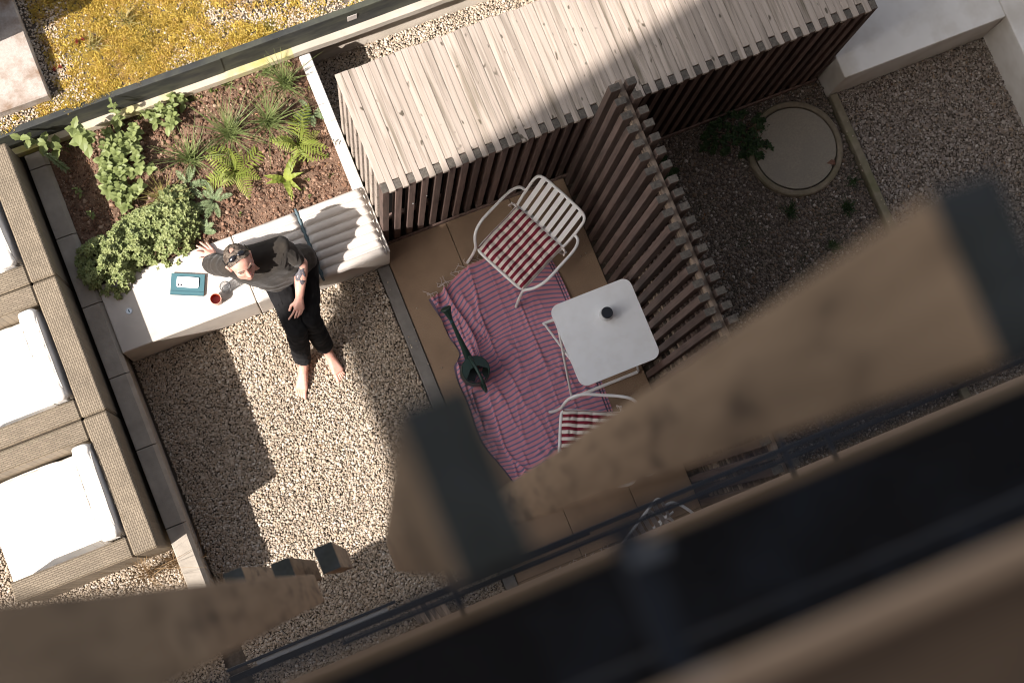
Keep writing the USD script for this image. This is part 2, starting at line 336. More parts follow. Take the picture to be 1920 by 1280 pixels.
def towel_material():
    n = {'uv': ('uvmap', {'attribute': 'st'}), 'x': ('separate_xyz', {}),
         'd': ('math', {'math_type': 'divide', 'value2': 0.0335}), 'f': ('math', {'math_type': 'fraction'}),
         'r': ('rgb_ramp', {'ramp': [(0.0, (0.58, 0.235, 0.30)), (0.16, (0.62, 0.27, 0.26)), (0.34, (0.59, 0.24, 0.31)), (0.54, (0.57, 0.235, 0.33)), (0.61, (0.20, 0.185, 0.29)), (0.80, (0.155, 0.175, 0.235)), (0.90, (0.27, 0.20, 0.36)), (0.97, (0.56, 0.24, 0.33)), (1.0, (0.58, 0.235, 0.30))]}),
         # fine warp threads
         'd2': ('math', {'math_type': 'divide', 'value2': 0.006}), 'f2': ('math', {'math_type': 'fraction'}),
         'r2': ('rgb_ramp', {'ramp': [(0.0, (0.86, 0.86, 0.86)), (0.5, (1.08, 1.08, 1.08)), (1.0, (0.86, 0.86, 0.86))]}),
         'mu': ('mix', {'mix_type': 'multiply', 'fac': 1.0}),
         # dark border bands near the side edges and one pale seam thread
         're': ('rgb_ramp', {'ramp': [(0.0, (1, 1, 1)), (0.012, (1, 1, 1)), (0.014, (0, 0, 0)), (0.494, (0, 0, 0)), (0.496, (0.3, 0.3, 0.3)), (0.499, (0.3, 0.3, 0.3)), (0.501, (0, 0, 0)), (0.955, (0, 0, 0)), (0.957, (1, 1, 1)), (0.966, (1, 1, 1)), (0.968, (0, 0, 0)), (0.978, (0, 0, 0)), (0.98, (1, 1, 1)), (0.987, (1, 1, 1)), (0.989, (0, 0, 0)), (1, (0, 0, 0))]}),
         'me': ('mix', {'color2': (0.10, 0.075, 0.11)}),
         'g': ('geometry', {}), 'n1': ('noise_texture', {'scale': 380.0, 'detail': 2.0}), 'bp': ('bump', {'strength': 0.2, 'distance': 0.003}),
         'p': ('principled_bsdf', {'roughness': 0.95, 'specular_ior_level': 0.1, 'sheen_weight': 0.2})}
    l = [('uv.UV', 'x.vector'), ('x.y', 'd.value1'), ('d.value', 'f.value1'), ('f.value', 'r.fac'), ('x.x', 'd2.value1'), ('d2.value', 'f2.value1'), ('f2.value', 'r2.fac'),
         ('r.color', 'mu.color1'), ('r2.color', 'mu.color2'), ('x.x', 're.fac'), ('re.color', 'me.fac'), ('mu.color', 'me.color1'), ('me.color', 'p.base_color'),
         ('g.position', 'n1.vector'), ('n1.fac', 'bp.height'), ('bp.normal', 'p.normal')]
    MATS['towel_weave'] = usdkit.material(stage, L('towel_weave'), n, l, surface='p.BSDF')
towel_material()
plain('fringe_cotton', (0.58, 0.50, 0.46), 0.9, 0.1)

def wicker_material():
    n = {'g': ('geometry', {}), 'm': ('mapping', {}),
         'br': ('brick_texture', {'scale': 1.0, 'brick_width': 0.042, 'row_height': 0.0135, 'mortar_size': 0.0022, 'mortar_smooth': 0.6, 'bias': 0.0, 'color1': (0.235, 0.190, 0.134), 'color2': (0.185, 0.148, 0.103), 'mortar': (0.10, 0.078, 0.053)}),
         'n': ('noise_texture', {'scale': 5.0, 'detail': 4.0}), 'r': ('rgb_ramp', {'ramp': [(0.3, (0.85, 0.85, 0.85)), (0.7, (1.1, 1.1, 1.1))]}), 'mu': ('mix', {'mix_type': 'multiply', 'fac': 1.0}),
         'b': ('bump', {'strength': 0.6, 'distance': 0.006, 'invert': True}), 'p': ('principled_bsdf', {'roughness': 0.6, 'specular_ior_level': 0.35})}
    l = [('g.position', 'm.vector'), ('m.vector', 'br.vector'), ('g.position', 'n.vector'), ('n.fac', 'r.fac'), ('br.color', 'mu.color1'), ('r.color', 'mu.color2'),
         ('mu.color', 'p.base_color'), ('br.fac', 'b.height'), ('b.normal', 'p.normal')]
    MATS['wicker'] = usdkit.material(stage, L('wicker'), n, l, surface='p.BSDF')
    n2 = dict(n); n2['m'] = ('mapping', {'rotation': (0.0, 0.0, math.pi / 2)})
    MATS['wicker_turned'] = usdkit.material(stage, L('wicker_turned'), n2, l, surface='p.BSDF')
    n3 = dict(n); n3['m'] = ('mapping', {'rotation': (math.pi / 2, 0.0, 0.9)})
    MATS['wicker_side'] = usdkit.material(stage, L('wicker_side'), n3, l, surface='p.BSDF')
wicker_material()

def skin_material():
    n = {'g': ('geometry', {}), 'n': ('noise_texture', {'scale': 22.0, 'detail': 4.0}), 'r': ('rgb_ramp', {'ramp': [(0.3, (0.52, 0.265, 0.20)), (0.7, (0.60, 0.345, 0.275))]}),
         'p': ('principled_bsdf', {'roughness': 0.5, 'specular_ior_level': 0.35, 'subsurface_weight': 0.08, 'subsurface_scale': 0.01})}
    MATS['skin'] = usdkit.material(stage, L('skin'), n, [('g.position', 'n.vector'), ('n.fac', 'r.fac'), ('r.color', 'p.base_color')], surface='p.BSDF')
skin_material()
plain('tattoo_ink', (0.085, 0.08, 0.09), 0.55, 0.3)
mottled('hair_grey', (0.028, 0.018, 0.013), (0.25, 0.20, 0.155), 95, 0.55, 0.7, 260, detail=3.0, c3=(0.05, 0.033, 0.024), c3scale=16.0, c3amt=0.9)
plain('lip', (0.36, 0.14, 0.11), 0.5, 0.3)
plain('eye_white', (0.10, 0.06, 0.045), 0.3, 0.5)
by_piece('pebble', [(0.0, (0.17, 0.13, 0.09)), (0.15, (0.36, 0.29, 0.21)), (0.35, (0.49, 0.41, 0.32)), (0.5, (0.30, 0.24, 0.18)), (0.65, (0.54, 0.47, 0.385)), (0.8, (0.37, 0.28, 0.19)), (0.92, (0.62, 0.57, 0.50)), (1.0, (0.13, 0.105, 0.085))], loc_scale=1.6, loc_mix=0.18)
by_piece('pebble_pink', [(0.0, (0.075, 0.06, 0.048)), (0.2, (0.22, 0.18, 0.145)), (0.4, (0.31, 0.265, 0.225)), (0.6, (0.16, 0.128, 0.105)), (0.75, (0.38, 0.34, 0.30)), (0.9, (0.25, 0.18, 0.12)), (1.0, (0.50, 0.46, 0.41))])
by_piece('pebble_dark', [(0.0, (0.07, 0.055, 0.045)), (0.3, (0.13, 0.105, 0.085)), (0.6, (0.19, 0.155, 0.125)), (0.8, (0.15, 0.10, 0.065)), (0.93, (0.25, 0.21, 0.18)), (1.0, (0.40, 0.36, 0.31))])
by_piece('clod', [(0.0, (0.07, 0.035, 0.022)), (0.4, (0.145, 0.078, 0.048)), (0.8, (0.22, 0.13, 0.085)), (1.0, (0.32, 0.23, 0.165))], rough=0.95)
by_piece('sedum_leaf', [(0.0, (0.15, 0.16, 0.045)), (0.12, (0.27, 0.24, 0.07)), (0.3, (0.50, 0.36, 0.09)), (0.45, (0.66, 0.52, 0.13)), (0.58, (0.58, 0.44, 0.10)), (0.72, (0.58, 0.41, 0.15)), (0.87, (0.40, 0.27, 0.11)), (1.0, (0.28, 0.16, 0.08))], loc_scale=4.2, loc_mix=0.6, translucent=0.25, rough=0.6)
leafmat('nettle_leaf', (0.21, 0.26, 0.085), (0.33, 0.385, 0.145), 12)
leafmat('fern_leaf', (0.225, 0.285, 0.045), (0.40, 0.45, 0.095), 14, 0.35)
leafmat('bush_leaf', (0.20, 0.25, 0.085), (0.40, 0.44, 0.18), 16, 0.2)
leafmat('grass_blade', (0.13, 0.18, 0.05), (0.29, 0.34, 0.13), 18, 0.25)
leafmat('yellow_blade', (0.23, 0.22, 0.06), (0.42, 0.33, 0.12), 18, 0.25)
leafmat('grey_leaf', (0.17, 0.235, 0.105), (0.29, 0.36, 0.18), 20, 0.2)
leafmat('ivy_leaf', (0.02, 0.045, 0.014), (0.045, 0.085, 0.022), 14, 0.15)
by_piece('dead_leaf', [(0.0, (0.10, 0.05, 0.025)), (0.5, (0.22, 0.115, 0.055)), (1.0, (0.36, 0.22, 0.11))], translucent=0.15)
by_piece('seedling_leaf', [(0.0, (0.10, 0.15, 0.04)), (1.0, (0.26, 0.30, 0.08))], translucent=0.2)
leafmat('straw', (0.26, 0.165, 0.08), (0.42, 0.29, 0.16), 14, 0.15)
wood('shaded_deck_timber', (0.16, 0.11, 0.07), (0.09, 0.06, 0.04), (0.06, 0.04, 0.03), 'x', 0.7, 0.9, 1.1, grain=30)  # fin wood made darker, the deck shade is put into its colour
plain('stem_green', (0.13, 0.15, 0.05), 0.6, 0.3)
plain('stem_brown', (0.14, 0.085, 0.05), 0.7, 0.3)
M = MATS
A_ = lambda k: np.array([k, k, k])
# ================================================================== SETTING
RNG = np.random.default_rng(7)
g = bx(-14, 14, -9, 9, -0.6, -0.03, 0)
obj('ground', g, M['ground_earth'], kind='structure', label='bare earth below the gravel of the yard')

# ---- pebble prototypes and scattered gravel
def pebble_mesh(seed, sub=1):
    m = trimesh.creation.icosphere(subdivisions=sub, radius=1.0)
    r = np.random.default_rng(seed)
    s = np.array([1.0, r.uniform(0.78, 1.0), r.uniform(0.55, 0.8)])
    v = m.vertices * (0.85 + 0.35 * meshkit.fbm(m.vertices * 1.1 + seed * 7.3, 2, seed)[:, None]) * s
    return trimesh.Trimesh(v, m.faces, process=False)
def gravel(name, label, regions, spacing, rmin, rmax, mat, z=0.0, layers=1, seed=1, holes=(), zjit=0.006):
    rng = np.random.default_rng(seed); P = []
    for lay in range(layers):
        for (x0, x1, y0, y1) in regions:
            xs, ys = np.meshgrid(np.arange(x0 + spacing / 2, x1, spacing), np.arange(y0 + spacing / 2, y1, spacing * 0.87))
            xs = xs + (np.arange(len(xs)) % 2)[:, None] * spacing / 2
            p = np.stack([xs.ravel(), ys.ravel()], 1) + rng.normal(0, spacing * 0.24, (xs.size, 2))
            k = (p[:, 0] > x0) & (p[:, 0] < x1) & (p[:, 1] > y0) & (p[:, 1] < y1)
            p = p[k]
            for (cx, cy, cr) in holes: p = p[np.hypot(p[:, 0] - cx, p[:, 1] - cy) > cr]
            P.append(np.c_[p, z + rng.normal(0, zjit, len(p)) - 0.012 * lay + 0.012 * (meshkit.fbm(np.c_[p * 2.2, np.zeros(len(p))], 2, seed) - 0.5)])
    P = np.vstack(P); n = len(P)
    s = rng.uniform(rmin, rmax, n) * np.exp(rng.normal(0, 0.24, n))
    tilt = R.from_euler('zxz', np.stack([rng.uniform(0, 6.28, n), rng.normal(0, 0.5, n), rng.uniform(0, 6.28, n)], 1)).as_quat()
    q = np.stack([tilt[:, 3], tilt[:, 0], tilt[:, 1], tilt[:, 2]], 1)
    instances(name, [('pebble', pebble_mesh(seed * 10 + i), mat) for i in range(6)], P, q, np.stack([s, s, s], 1), rng.integers(0, 6, n), label, 'gravel')
gravel('gravel', 'pale sunlit beige pebbles around the bare feet in front of the bench', [(-1.945, -0.115, -2.75, -0.155)], 0.0118, 0.0056, 0.0082, M['pebble'], 0.0, 1, 1)
gravel('gravel', 'pale pebbles at the left below the wicker sofas', [(-3.75, -2.09, -2.7, 1.40)], 0.0122, 0.0058, 0.0085, M['pebble'], 0.0, 1, 2)
gravel('gravel', 'narrow strip of pale pebbles behind the timber store', [(0.0, 2.6, 0.75, 1.442)], 0.0130, 0.0064, 0.0094, M['pebble'], 0.0, 1, 3)
gravel('gravel', 'greyish pink pebbles right of the mossy edging', [(3.575, 5.5, -2.9, -0.16)], 0.0122, 0.0056, 0.0088, M['pebble_pink'], 0.0, 1, 4)
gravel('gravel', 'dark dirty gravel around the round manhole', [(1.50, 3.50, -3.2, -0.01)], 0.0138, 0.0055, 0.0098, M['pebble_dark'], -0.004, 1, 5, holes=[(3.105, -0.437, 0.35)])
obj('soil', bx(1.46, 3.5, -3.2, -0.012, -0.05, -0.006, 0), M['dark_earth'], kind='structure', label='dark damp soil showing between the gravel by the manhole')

# ---- patio: large tiles with open joints, a grey edging strip on the left
pt = thing('patio', 'brown speckled tile patio under the table and chairs', 'patio', kind='structure')
xs = [-0.012, 0.482, 0.98, 1.41]; ys = [-0.012, -1.30, -2.60, -3.6]
for i in range(3):
    for j in range(3):
        obj('tile', bx(xs[i] + 0.0022, xs[i + 1] - 0.0022, ys[j + 1] + 0.0022, ys[j] - 0.0022, -0.03, 0.0, 0.0015), M['patio_tile'], pt)
obj('edging_strip', bx(-0.105, -0.016, -3.6, -0.155, -0.06, 0.012, 0.004), M['grey_edging'], label='grey concrete edging strip between the pebbles and the brown patio', cat='edging')
obj('edging_strip', bx(3.51, 3.57, -3.6, -0.158, -0.06, 0.05, 0.006), M['mossy_edging'], label='mossy concrete edging strip running down from the low white wall', cat='edging')

# ---- left retaining wall under its coping stones
rw = thing('retaining_wall', 'low wall with bevelled coping stones between the sofas and the bench', 'low wall')
obj('wall', bx(-2.06, -1.965, -1.95, 1.37, -0.1, 0.385, 0.002), M['concrete_old'], rw)
cy = [1.372, 1.26, 0.745, 0.236, -0.282, -0.80, -1.362, -1.90]
for a, b in zip(cy[1:], cy[:-1]):
    poly = Polygon([(-2.088, 0.385), (-2.088, 0.445), (-2.083, 0.45), (-1.972, 0.45), (-1.946, 0.424), (-1.946, 0.385)])
    m = trimesh.creation.extrude_polygon(poly, b - a - 0.007)
    v = m.vertices.copy(); m.vertices = np.stack([v[:, 0], a + 0.0035 + v[:, 2], v[:, 1]], 1); m.invert()
    obj('coping_stone', m, M['coping_stone'], rw)

# ---- concrete bench, two slabs with a joint
bench = thing('bench', 'long pale concrete bench along the planting bed', 'bench')
obj('bench_slab', bx(-1.942, -0.983, -0.15, 0.345, -0.05, 0.45, 0.006), M['concrete'], bench)
obj('bench_slab', bx(-0.979, -0.004, -0.15, 0.345, -0.05, 0.45, 0.006), M['concrete'], bench)
pl = lathe([(0, 0.452), (0.017, 0.452), (0.0175, 0.4505), (0.019, 0.4545), (0.0215, 0.4545), (0.022, 0.448), (0, 0.448)], 24)
pg_ = thing('steel_plug', 'small round steel plug set in the shaded end of the bench', 'plug', (-1.802, 0.106, 0.001))
obj('plug_ring', pl, M['steel_bright'], pg_, smooth=40)
obj('plug_slot', bx(-0.004, 0.004, -0.010, 0.010, 0.452, 0.4535, 0.0005), M['book_teal_dark'], pg_)

# ---- divider wall right of the bed
dv = thing('divider_wall', 'white concrete divider between planting bed and timber store', 'low wall')
obj('divider_slab', bx(-0.088, -0.008, 0.347, 0.86, -0.05, 0.449, 0.005), M['white_render'], dv)
obj('divider_slab', bx(-0.088, -0.008, 0.863, 1.372, -0.05, 0.449, 0.005), M['white_render'], dv)

# ---- boundary wall with a proud rendered band and the dark flashing above
bw = thing('boundary_wall', 'pale rendered boundary wall with dark flashing below the sedum roof', 'wall')
obj('wall', bx(-4.5, 6.0, 1.50, 1.62, -0.1, 0.437, 0.0), M['concrete_old'], bw)
fl = trimesh.creation.extrude_polygon(Polygon([(1.430, -0.05), (1.436, 0.012), (1.502, 0.125), (1.502, -0.05)]), 10.4)
v = fl.vertices.copy(); fl.vertices = np.stack([-4.45 + v[:, 2], v[:, 0], v[:, 1]], 1)
fl = as_tm(m3.Manifold(m3.Mesh(fl.vertices.astype(np.float32), fl.faces.astype(np.uint32))).refine_to_length(0.06)); n_ = meshkit.fbm(fl.vertices * A_(14), 3, 8) - 0.5
fl.vertices[:, 1] += np.where(fl.vertices[:, 1] < 1.49, 0.014 * n_, 0); fl.vertices[:, 2] += np.where(fl.vertices[:, 2] > 0.1, 0.05 * n_, 0)
obj('mortar_fillet', fl, M['concrete_old'], bw, smooth=40)
# ragged lower edge of the band
nx = 260; X = np.linspace(-4.5, 6.0, nx); zl = 0.438 + 0.016 * (meshkit.fbm(np.c_[X * 6, X * 0, X * 0], 4, 3) - 0.5)
def band(x0, x1, mat, top, bot):
    k = (X >= x0 - 1e-6) & (X <= x1 + 1e-6); x = X[k]; zb = bot[k]
    n = len(x); v = []
    for y in (0, 1):
        wav = 1.378 + 0.008 * (meshkit.fbm(np.c_[x * 4, x * 0, x * 0 + 3], 3, 6) - 0.5)
        v += [[a, (w_ if y == 0 else 1.51), b] for a, b, w_ in zip(x, zb, wav)] + [[a, (w_ + 0.006 if y == 0 else 1.51), top] for a, w_ in zip(x, wav)]
    v = np.array(v); f = []
    for i in range(n - 1):
        f += [[i, i + 1, n + i + 1], [i, n + i + 1, n + i], [2 * n + i, 3 * n + i + 1, 2 * n + i + 1], [2 * n + i, 3 * n + i, 3 * n + i + 1],
              [i, 2 * n + i + 1, i + 1], [i, 2 * n + i, 2 * n + i + 1], [n + i, n + i + 1, 3 * n + i + 1], [n + i, 3 * n + i + 1, 3 * n + i]]
    f += [[0, n, 3 * n], [0, 3 * n, 2 * n], [n - 1, 3 * n - 1, 4 * n - 1], [n - 1, 4 * n - 1, 2 * n - 1][::-1]]
    return trimesh.Trimesh(v, np.array(f), process=False)
obj('coping', band(-4.5, -0.10, M, 0.50, zl), M['concrete_mossy'], bw, label='mossy length of coping behind the plants')
obj('coping', band(-0.13, 6.0, M, 0.501, zl), M['concrete_old'], bw)
# flashing in overlapping lengths, slightly wavy
fx = [-4.5, -2.3, -0.62, 1.5, 3.6, 6.0]
for i in range(5):
    a, b = fx[i], fx[i + 1] + 0.01; n = 40; x = np.linspace(a, b, n)
    off = 0.003 * i + 0.012 * (meshkit.fbm(np.c_[x * 1.3, x * 0, x * 0 + 2], 3, 9) - 0.5); top = 0.735 + 0.018 * (meshkit.fbm(np.c_[x * 0.8, x * 0 + 5, x * 0], 3, 5) - 0.5)
    v = np.vstack([np.c_[x, 1.428 + off, np.full(n, 0.496)], np.c_[x, 1.446 + off, top], np.c_[x, 1.456 + off, top + 0.004], np.c_[x, 1.490 + off * 0, top], np.c_[x, 1.490 + off * 0, np.full(n, 0.496)]])
    f = []
    for r_ in range(4):
        for k in range(n - 1):
            f += [[r_ * n + k, r_ * n + k + 1, (r_ + 1) * n + k + 1], [r_ * n + k, (r_ + 1) * n + k + 1, (r_ + 1) * n + k]]
    obj('flashing', trimesh.Trimesh(v, np.array(f), process=False), M['lead_flashing'], bw, smooth=30)
obj('label', bx(0.305, 0.375, 1.4375, 1.4405, 0.60, 0.685, 0.0006), M['label_white'], bw, label='torn white sticker on the dark flashing')

# ---- sedum roof beyond the flashing
SZ = 0.725
n = 150; gx, gy = np.meshgrid(np.linspace(-4.5, 4.5, n * 2), np.linspace(1.47, 4.2, n))
gz = SZ - 0.012 + 0.05 * (meshkit.fbm(np.stack([gx * 2.6, gy * 2.6, gx * 0], -1), 4, 11) - 0.5)
vv = np.stack([gx, gy, gz], -1).reshape(-1, 3); I = np.arange(n * n * 2).reshape(n, 2 * n)
ff = np.stack([I[:-1, :-1], I[:-1, 1:], I[1:, 1:], I[1:, :-1]], -1).reshape(-1, 4)
obj('roof_substrate', (vv, ff), M['ground_earth'], kind='structure', smooth=True, label='stony substrate of the green roof')
obj('roof_deck', bx(-4.5, 6.0, 1.63, 5.0, 0.0, 0.66, 0), M['concrete_old'], kind='structure', label='flat roof below the sedum')
def tuft_mesh(seed, nl=14):
    r = np.random.default_rng(seed); V, F = [], []
    for k in range(nl):
        a = r.uniform(0, 6.28); t = r.uniform(0.15, 1.15); d = np.array([math.sin(t) * math.cos(a), math.sin(t) * math.sin(a), math.cos(t)])
        s = np.cross(d, r.normal(size=3)); s /= np.linalg.norm(s); b = r.normal(0, 0.28, 3) * [1, 1, 0.15]; ln = r.uniform(0.6, 1.2); w = r.uniform(0.10, 0.2)
        i = len(V); V += [b - s * w * .6, b + s * w * .6, b + d * ln * .6 + s * w, b + d * ln * .6 - s * w, b + d * ln]
        F += [[i, i + 1, i + 2], [i, i + 2, i + 3], [i + 3, i + 2, i + 4]]
    return trimesh.Trimesh(np.array(V), np.array(F), process=False)
rng = np.random.default_rng(21); N0 = 62000
P = np.c_[rng.uniform(-2.8, 1.9, N0), rng.uniform(1.468, 2.75, N0)]
dens = meshkit.fbm(np.c_[P * 2.3, np.zeros(N0)], 3, 31)
k = (rng.uniform(0, 1, N0) < np.clip((dens - 0.26) * 5.5, 0.16, 1))
k &= ~((P[:, 0] < -1.70) & (P[:, 1] > 1.6))
Pk = P[k]; zz = SZ - 0.015 + 0.05 * (meshkit.fbm(np.c_[Pk * 2.6, np.zeros(len(Pk))], 4, 11) - 0.5)
clump = meshkit.fbm(np.c_[Pk * 11, np.zeros(len(Pk))], 3, 77); zz = zz + 0.035 * np.clip(clump - 0.42, 0, 1); s = rng.uniform(0.011, 0.023, len(Pk)) * (0.6 + 0.9 * clump); an = rng.uniform(0, 6.28, len(Pk))
q = np.c_[np.cos(an / 2), 0 * an, 0 * an, np.sin(an / 2)]
instances('sedum', [('tuft', tuft_mesh(50 + i), M['sedum_leaf']) for i in range(6)], np.c_[Pk, zz], q, np.c_[s, s, s], rng.integers(0, 6, len(Pk)), 'yellow and ochre sedum mat on the green roof', 'sedum')
k2 = (rng.uniform(0, 1, N0) < np.clip((0.52 - dens) * 3.0, 0.05, 0.6)) & ~((P[:, 0] < -1.76) & (P[:, 1] > 1.58))
Pk = P[k2]; zz = SZ - 0.006 + 0.05 * (meshkit.fbm(np.c_[Pk * 2.6, np.zeros(len(Pk))], 4, 11) - 0.5)
s = rng.uniform(0.005, 0.0095, len(Pk))
instances('roof_pebbles', [('pebble', pebble_mesh(70 + i), M['pebble']) for i in range(4)], np.c_[Pk, zz], quats(rng, len(Pk), 4), np.c_[s, s, s], rng.integers(0, 4, len(Pk)), 'pale stones showing between the sedum', 'stones')
for (px_, py_, sc_) in ((-1.655, 1.77, 0.9), (-1.45, 1.90, 0.6)):
    m = cat_([xf(tuft_mesh(int(90 + 10 * px_ * i) % 97 + i, 18), (px_ + 0.03 * math.cos(i * 2.1), py_ + 0.02 * math.sin(i * 3.1), SZ + 0.004), R.from_euler('z', i)) if False else xf(tuft_mesh(90 + i, 18).apply_scale(0.018), (px_ + 0.03 * math.cos(i * 2.1), py_ + 0.02 * math.sin(i * 3.1), SZ + 0.004)) for i in range(4)])
    obj('red_sedum', m, M['red_bits'], label='small %s patch of red sedum %s' % (('bright', 'beside the stone slab') if sc_ > 0.8 else ('dull', 'farther up the green roof')), cat='sedum')
sl = thing('stone_slab', 'square weathered stone slab lying on the green roof', 'slab')
obj('slab', bx(-2.75, -1.75, 1.58, 2.95, 0.70, 0.835, 0.010), M['slab_stone'], sl)
pot = thing('planter_pot', 'round brown pot standing on the stone slab', 'pot', (-2.12, 2.19, 0.836))
obj('pot_body', lathe([(0, 0), (0.17, 0), (0.22, 0.30), (0.25, 0.62), (0.265, 0.62), (0.265, 0.68), (0.235, 0.68), (0.23, 0.62), (0.2, 0.6), (0, 0.6)], 40), M['pot_glaze'], pot, smooth=40)

# ---- planting bed
nx_, ny_ = 190, 110
gx, gy = np.meshgrid(np.linspace(-1.95, -0.086, nx_), np.linspace(0.345, 1.43, ny_))
def soil_z(x, y):
    p = np.stack([x * 5, y * 5, x * 0], -1); p2 = np.stack([x * 26, y * 26, x * 0], -1)
    return 0.405 + 0.07 * (meshkit.fbm(p, 3, 2) - 0.5) + 0.022 * (meshkit.fbm(p2, 3, 4) - 0.5)
vv = np.stack([gx, gy, soil_z(gx, gy)], -1).reshape(-1, 3); I = np.arange(nx_ * ny_).reshape(ny_, nx_)
ff = np.stack([I[:-1, :-1], I[:-1, 1:], I[1:, 1:], I[1:, :-1]], -1).reshape(-1, 4)
obj('soil', (vv, ff), M['soil'], kind='structure', smooth=True, label='crumbly brown soil of the planting bed')
rng = np.random.default_rng(33); n = 9000
P = np.c_[rng.uniform(-1.94, -0.09, n), rng.uniform(0.35, 1.41, n)]
s = np.exp(rng.normal(math.log(0.0058), 0.5, n)).clip(0.003, 0.02)
instances('soil_crumbs', [('crumb', pebble_mesh(170 + i), M['clod']) for i in range(5)], np.c_[P, soil_z(P[:, 0], P[:, 1]) + s * 0.2], quats(rng, n, 4), np.c_[s, s, s * 0.8], rng.integers(0, 5, n), 'loose crumbs and bark chips on the soil', 'soil crumbs')

litter = []
rng = np.random.default_rng(41); LP, LS = [], []
for (x0, x1, y0, y1, zf, n_) in ((-1.9, -0.1, 0.37, 1.40, 'soil', 150), (1.62, 3.45, -2.2, -0.05, 0.006, 90), (3.6, 5.4, -1.9, -0.2, 0.008, 60), (-1.9, -0.15, -2.2, -0.2, 0.008, 26), (0.1, 2.4, 0.9, 1.4, 0.008, 18)):
    p = np.c_[rng.uniform(x0, x1, n_), rng.uniform(y0, y1, n_)]
    LP.append(np.c_[p, soil_z(p[:, 0], p[:, 1]) + 0.006 if zf == 'soil' else np.full(n_, zf)]); LS.append(rng.uniform(0.010, 0.026, n_))
LP = np.vstack(LP); LS = np.concatenate(LS)
def dead_leaf(seed):
    r = np.random.default_rng(seed); t = np.linspace(0, 1, 6); V, F = [], []
    for a in t:
        w = 0.26 * math.sin(math.pi * min(1, a * 0.9 + 0.08)); V += [[a - .5, -w, 0.12 * a * a + 0.05 * r.random()], [a - .5, 0, 0.02], [a - .5, w, 0.10 * a + 0.05 * r.random()]]
    for k in range(5):
        i = 3 * k; F += [[i, i + 3, i + 4], [i, i + 4, i + 1], [i + 1, i + 4, i + 5], [i + 1, i + 5, i + 2]]
    return trimesh.Trimesh(np.array(V), np.array(F), process=False)
instances('leaf_litter', [('dead_leaf', dead_leaf(i), M['dead_leaf']) for i in range(3)], LP, quats(rng, len(LP), 0.5), np.c_[LS, LS, LS], rng.integers(0, 3, len(LP)), 'small dead leaves and litter lying about', 'litter')
n_ = 120; xs_ = np.concatenate([rng.uniform(-1.85, -0.1, 70), rng.uniform(-1.85, -0.1, 50)]); ys_ = np.concatenate([1.372 - np.abs(rng.normal(0, 0.02, 70)), rng.uniform(0.38, 1.36, 50)])
sz_ = rng.uniform(0.014, 0.030, n_)
instances('seedlings', [('seedling', tuft_mesh(400 + i, 9), M['seedling_leaf']) for i in range(3)], np.c_[xs_, ys_, soil_z(xs_, ys_)], quats(rng, n_, 0.2), np.c_[sz_, sz_, sz_], rng.integers(0, 3, n_), 'tiny green seedlings and moss in the planting bed', 'seedlings')
n_ = 46; xs_ = np.concatenate([rng.uniform(-0.10, 0.06, 26), rng.uniform(3.50, 3.58, 12), rng.uniform(1.3, 1.42, 8)]); ys_ = np.concatenate([rng.uniform(-2.3, -0.2, 26), rng.uniform(-1.3, -0.2, 12), rng.uniform(-1.9, -0.1, 8)])
zs_ = np.where(xs_ > 3, 0.054, np.where(xs_ < -0.015, 0.016, 0.004)); sz_ = rng.uniform(0.003, 0.0075, n_)
instances('stray_stones', [('pebble', pebble_mesh(300 + i), M['pebble']) for i in range(3)], np.c_[xs_, ys_, zs_], quats(rng, n_, 4), np.c_[sz_, sz_, sz_], rng.integers(0, 3, n_), 'stray stones kicked onto edging and patio', 'stones')

# ---- low white wall at the upper right
ww = thing('white_wall', 'broad low white wall with a flat top at the upper right', 'low wall')
obj('wall', bx(3.505, 4.824, -0.155, 1.36, -0.1, 0.45, 0.006), M['white_render'], ww)
obj('wall', bx(4.827, 5.6, -3.6, 1.36, -0.1, 0.452, 0.006), M['white_render'], ww)

# ---- manhole
mh = thing('manhole', 'round concrete manhole cover in a mossy ring', 'manhole', (3.105, -0.437, 0))
obj('ring', lathe([(0.318, -0.05), (0.318, 0.034), (0.324, 0.040), (0.352, 0.040), (0.362, 0.030), (0.365, -0.05)], 72), M['manhole_ring'], mh, smooth=40)
a = np.linspace(0, 2 * np.pi, 160, endpoint=False); rr = 0.307 * np.ones_like(a)
ch = np.abs((a - 2.62 + np.pi) % (2 * np.pi) - np.pi); rr -= 0.030 * np.exp(-(ch / 0.075) ** 2)
ch = np.abs((a - 5.55 + np.pi) % (2 * np.pi) - np.pi); rr -= 0.022 * np.exp(-(ch / 0.10) ** 2) * (1 + 0.5 * np.sin(a * 60))
poly = Polygon(np.c_[rr * np.cos(a), rr * np.sin(a)])
lid = trimesh.creation.extrude_polygon(poly, 0.045); lid.vertices[:, 2] -= 0.006
obj('cover', lid, M['manhole_lid'], mh)
rp = Polygon([(0.17, -0.19), (0.22, -0.175), (0.235, -0.19), (0.245, -0.175), (0.23, -0.225), (0.205, -0.215), (0.195, -0.205)])
m = trimesh.creation.extrude_polygon(rp, 0.0012); m.vertices[:, 2] += 0.0395
obj('chip', m, M['rust_patch'], mh, label='rusty broken chip at the edge of the cover')
obj('hook', tube([(-0.275, 0.175, 0.044), (-0.268, 0.185, 0.062), (-0.25, 0.18, 0.066), (-0.242, 0.165, 0.05)], 0.006, 8, smooth_n=16), M['rust_patch'], mh, smooth=True)

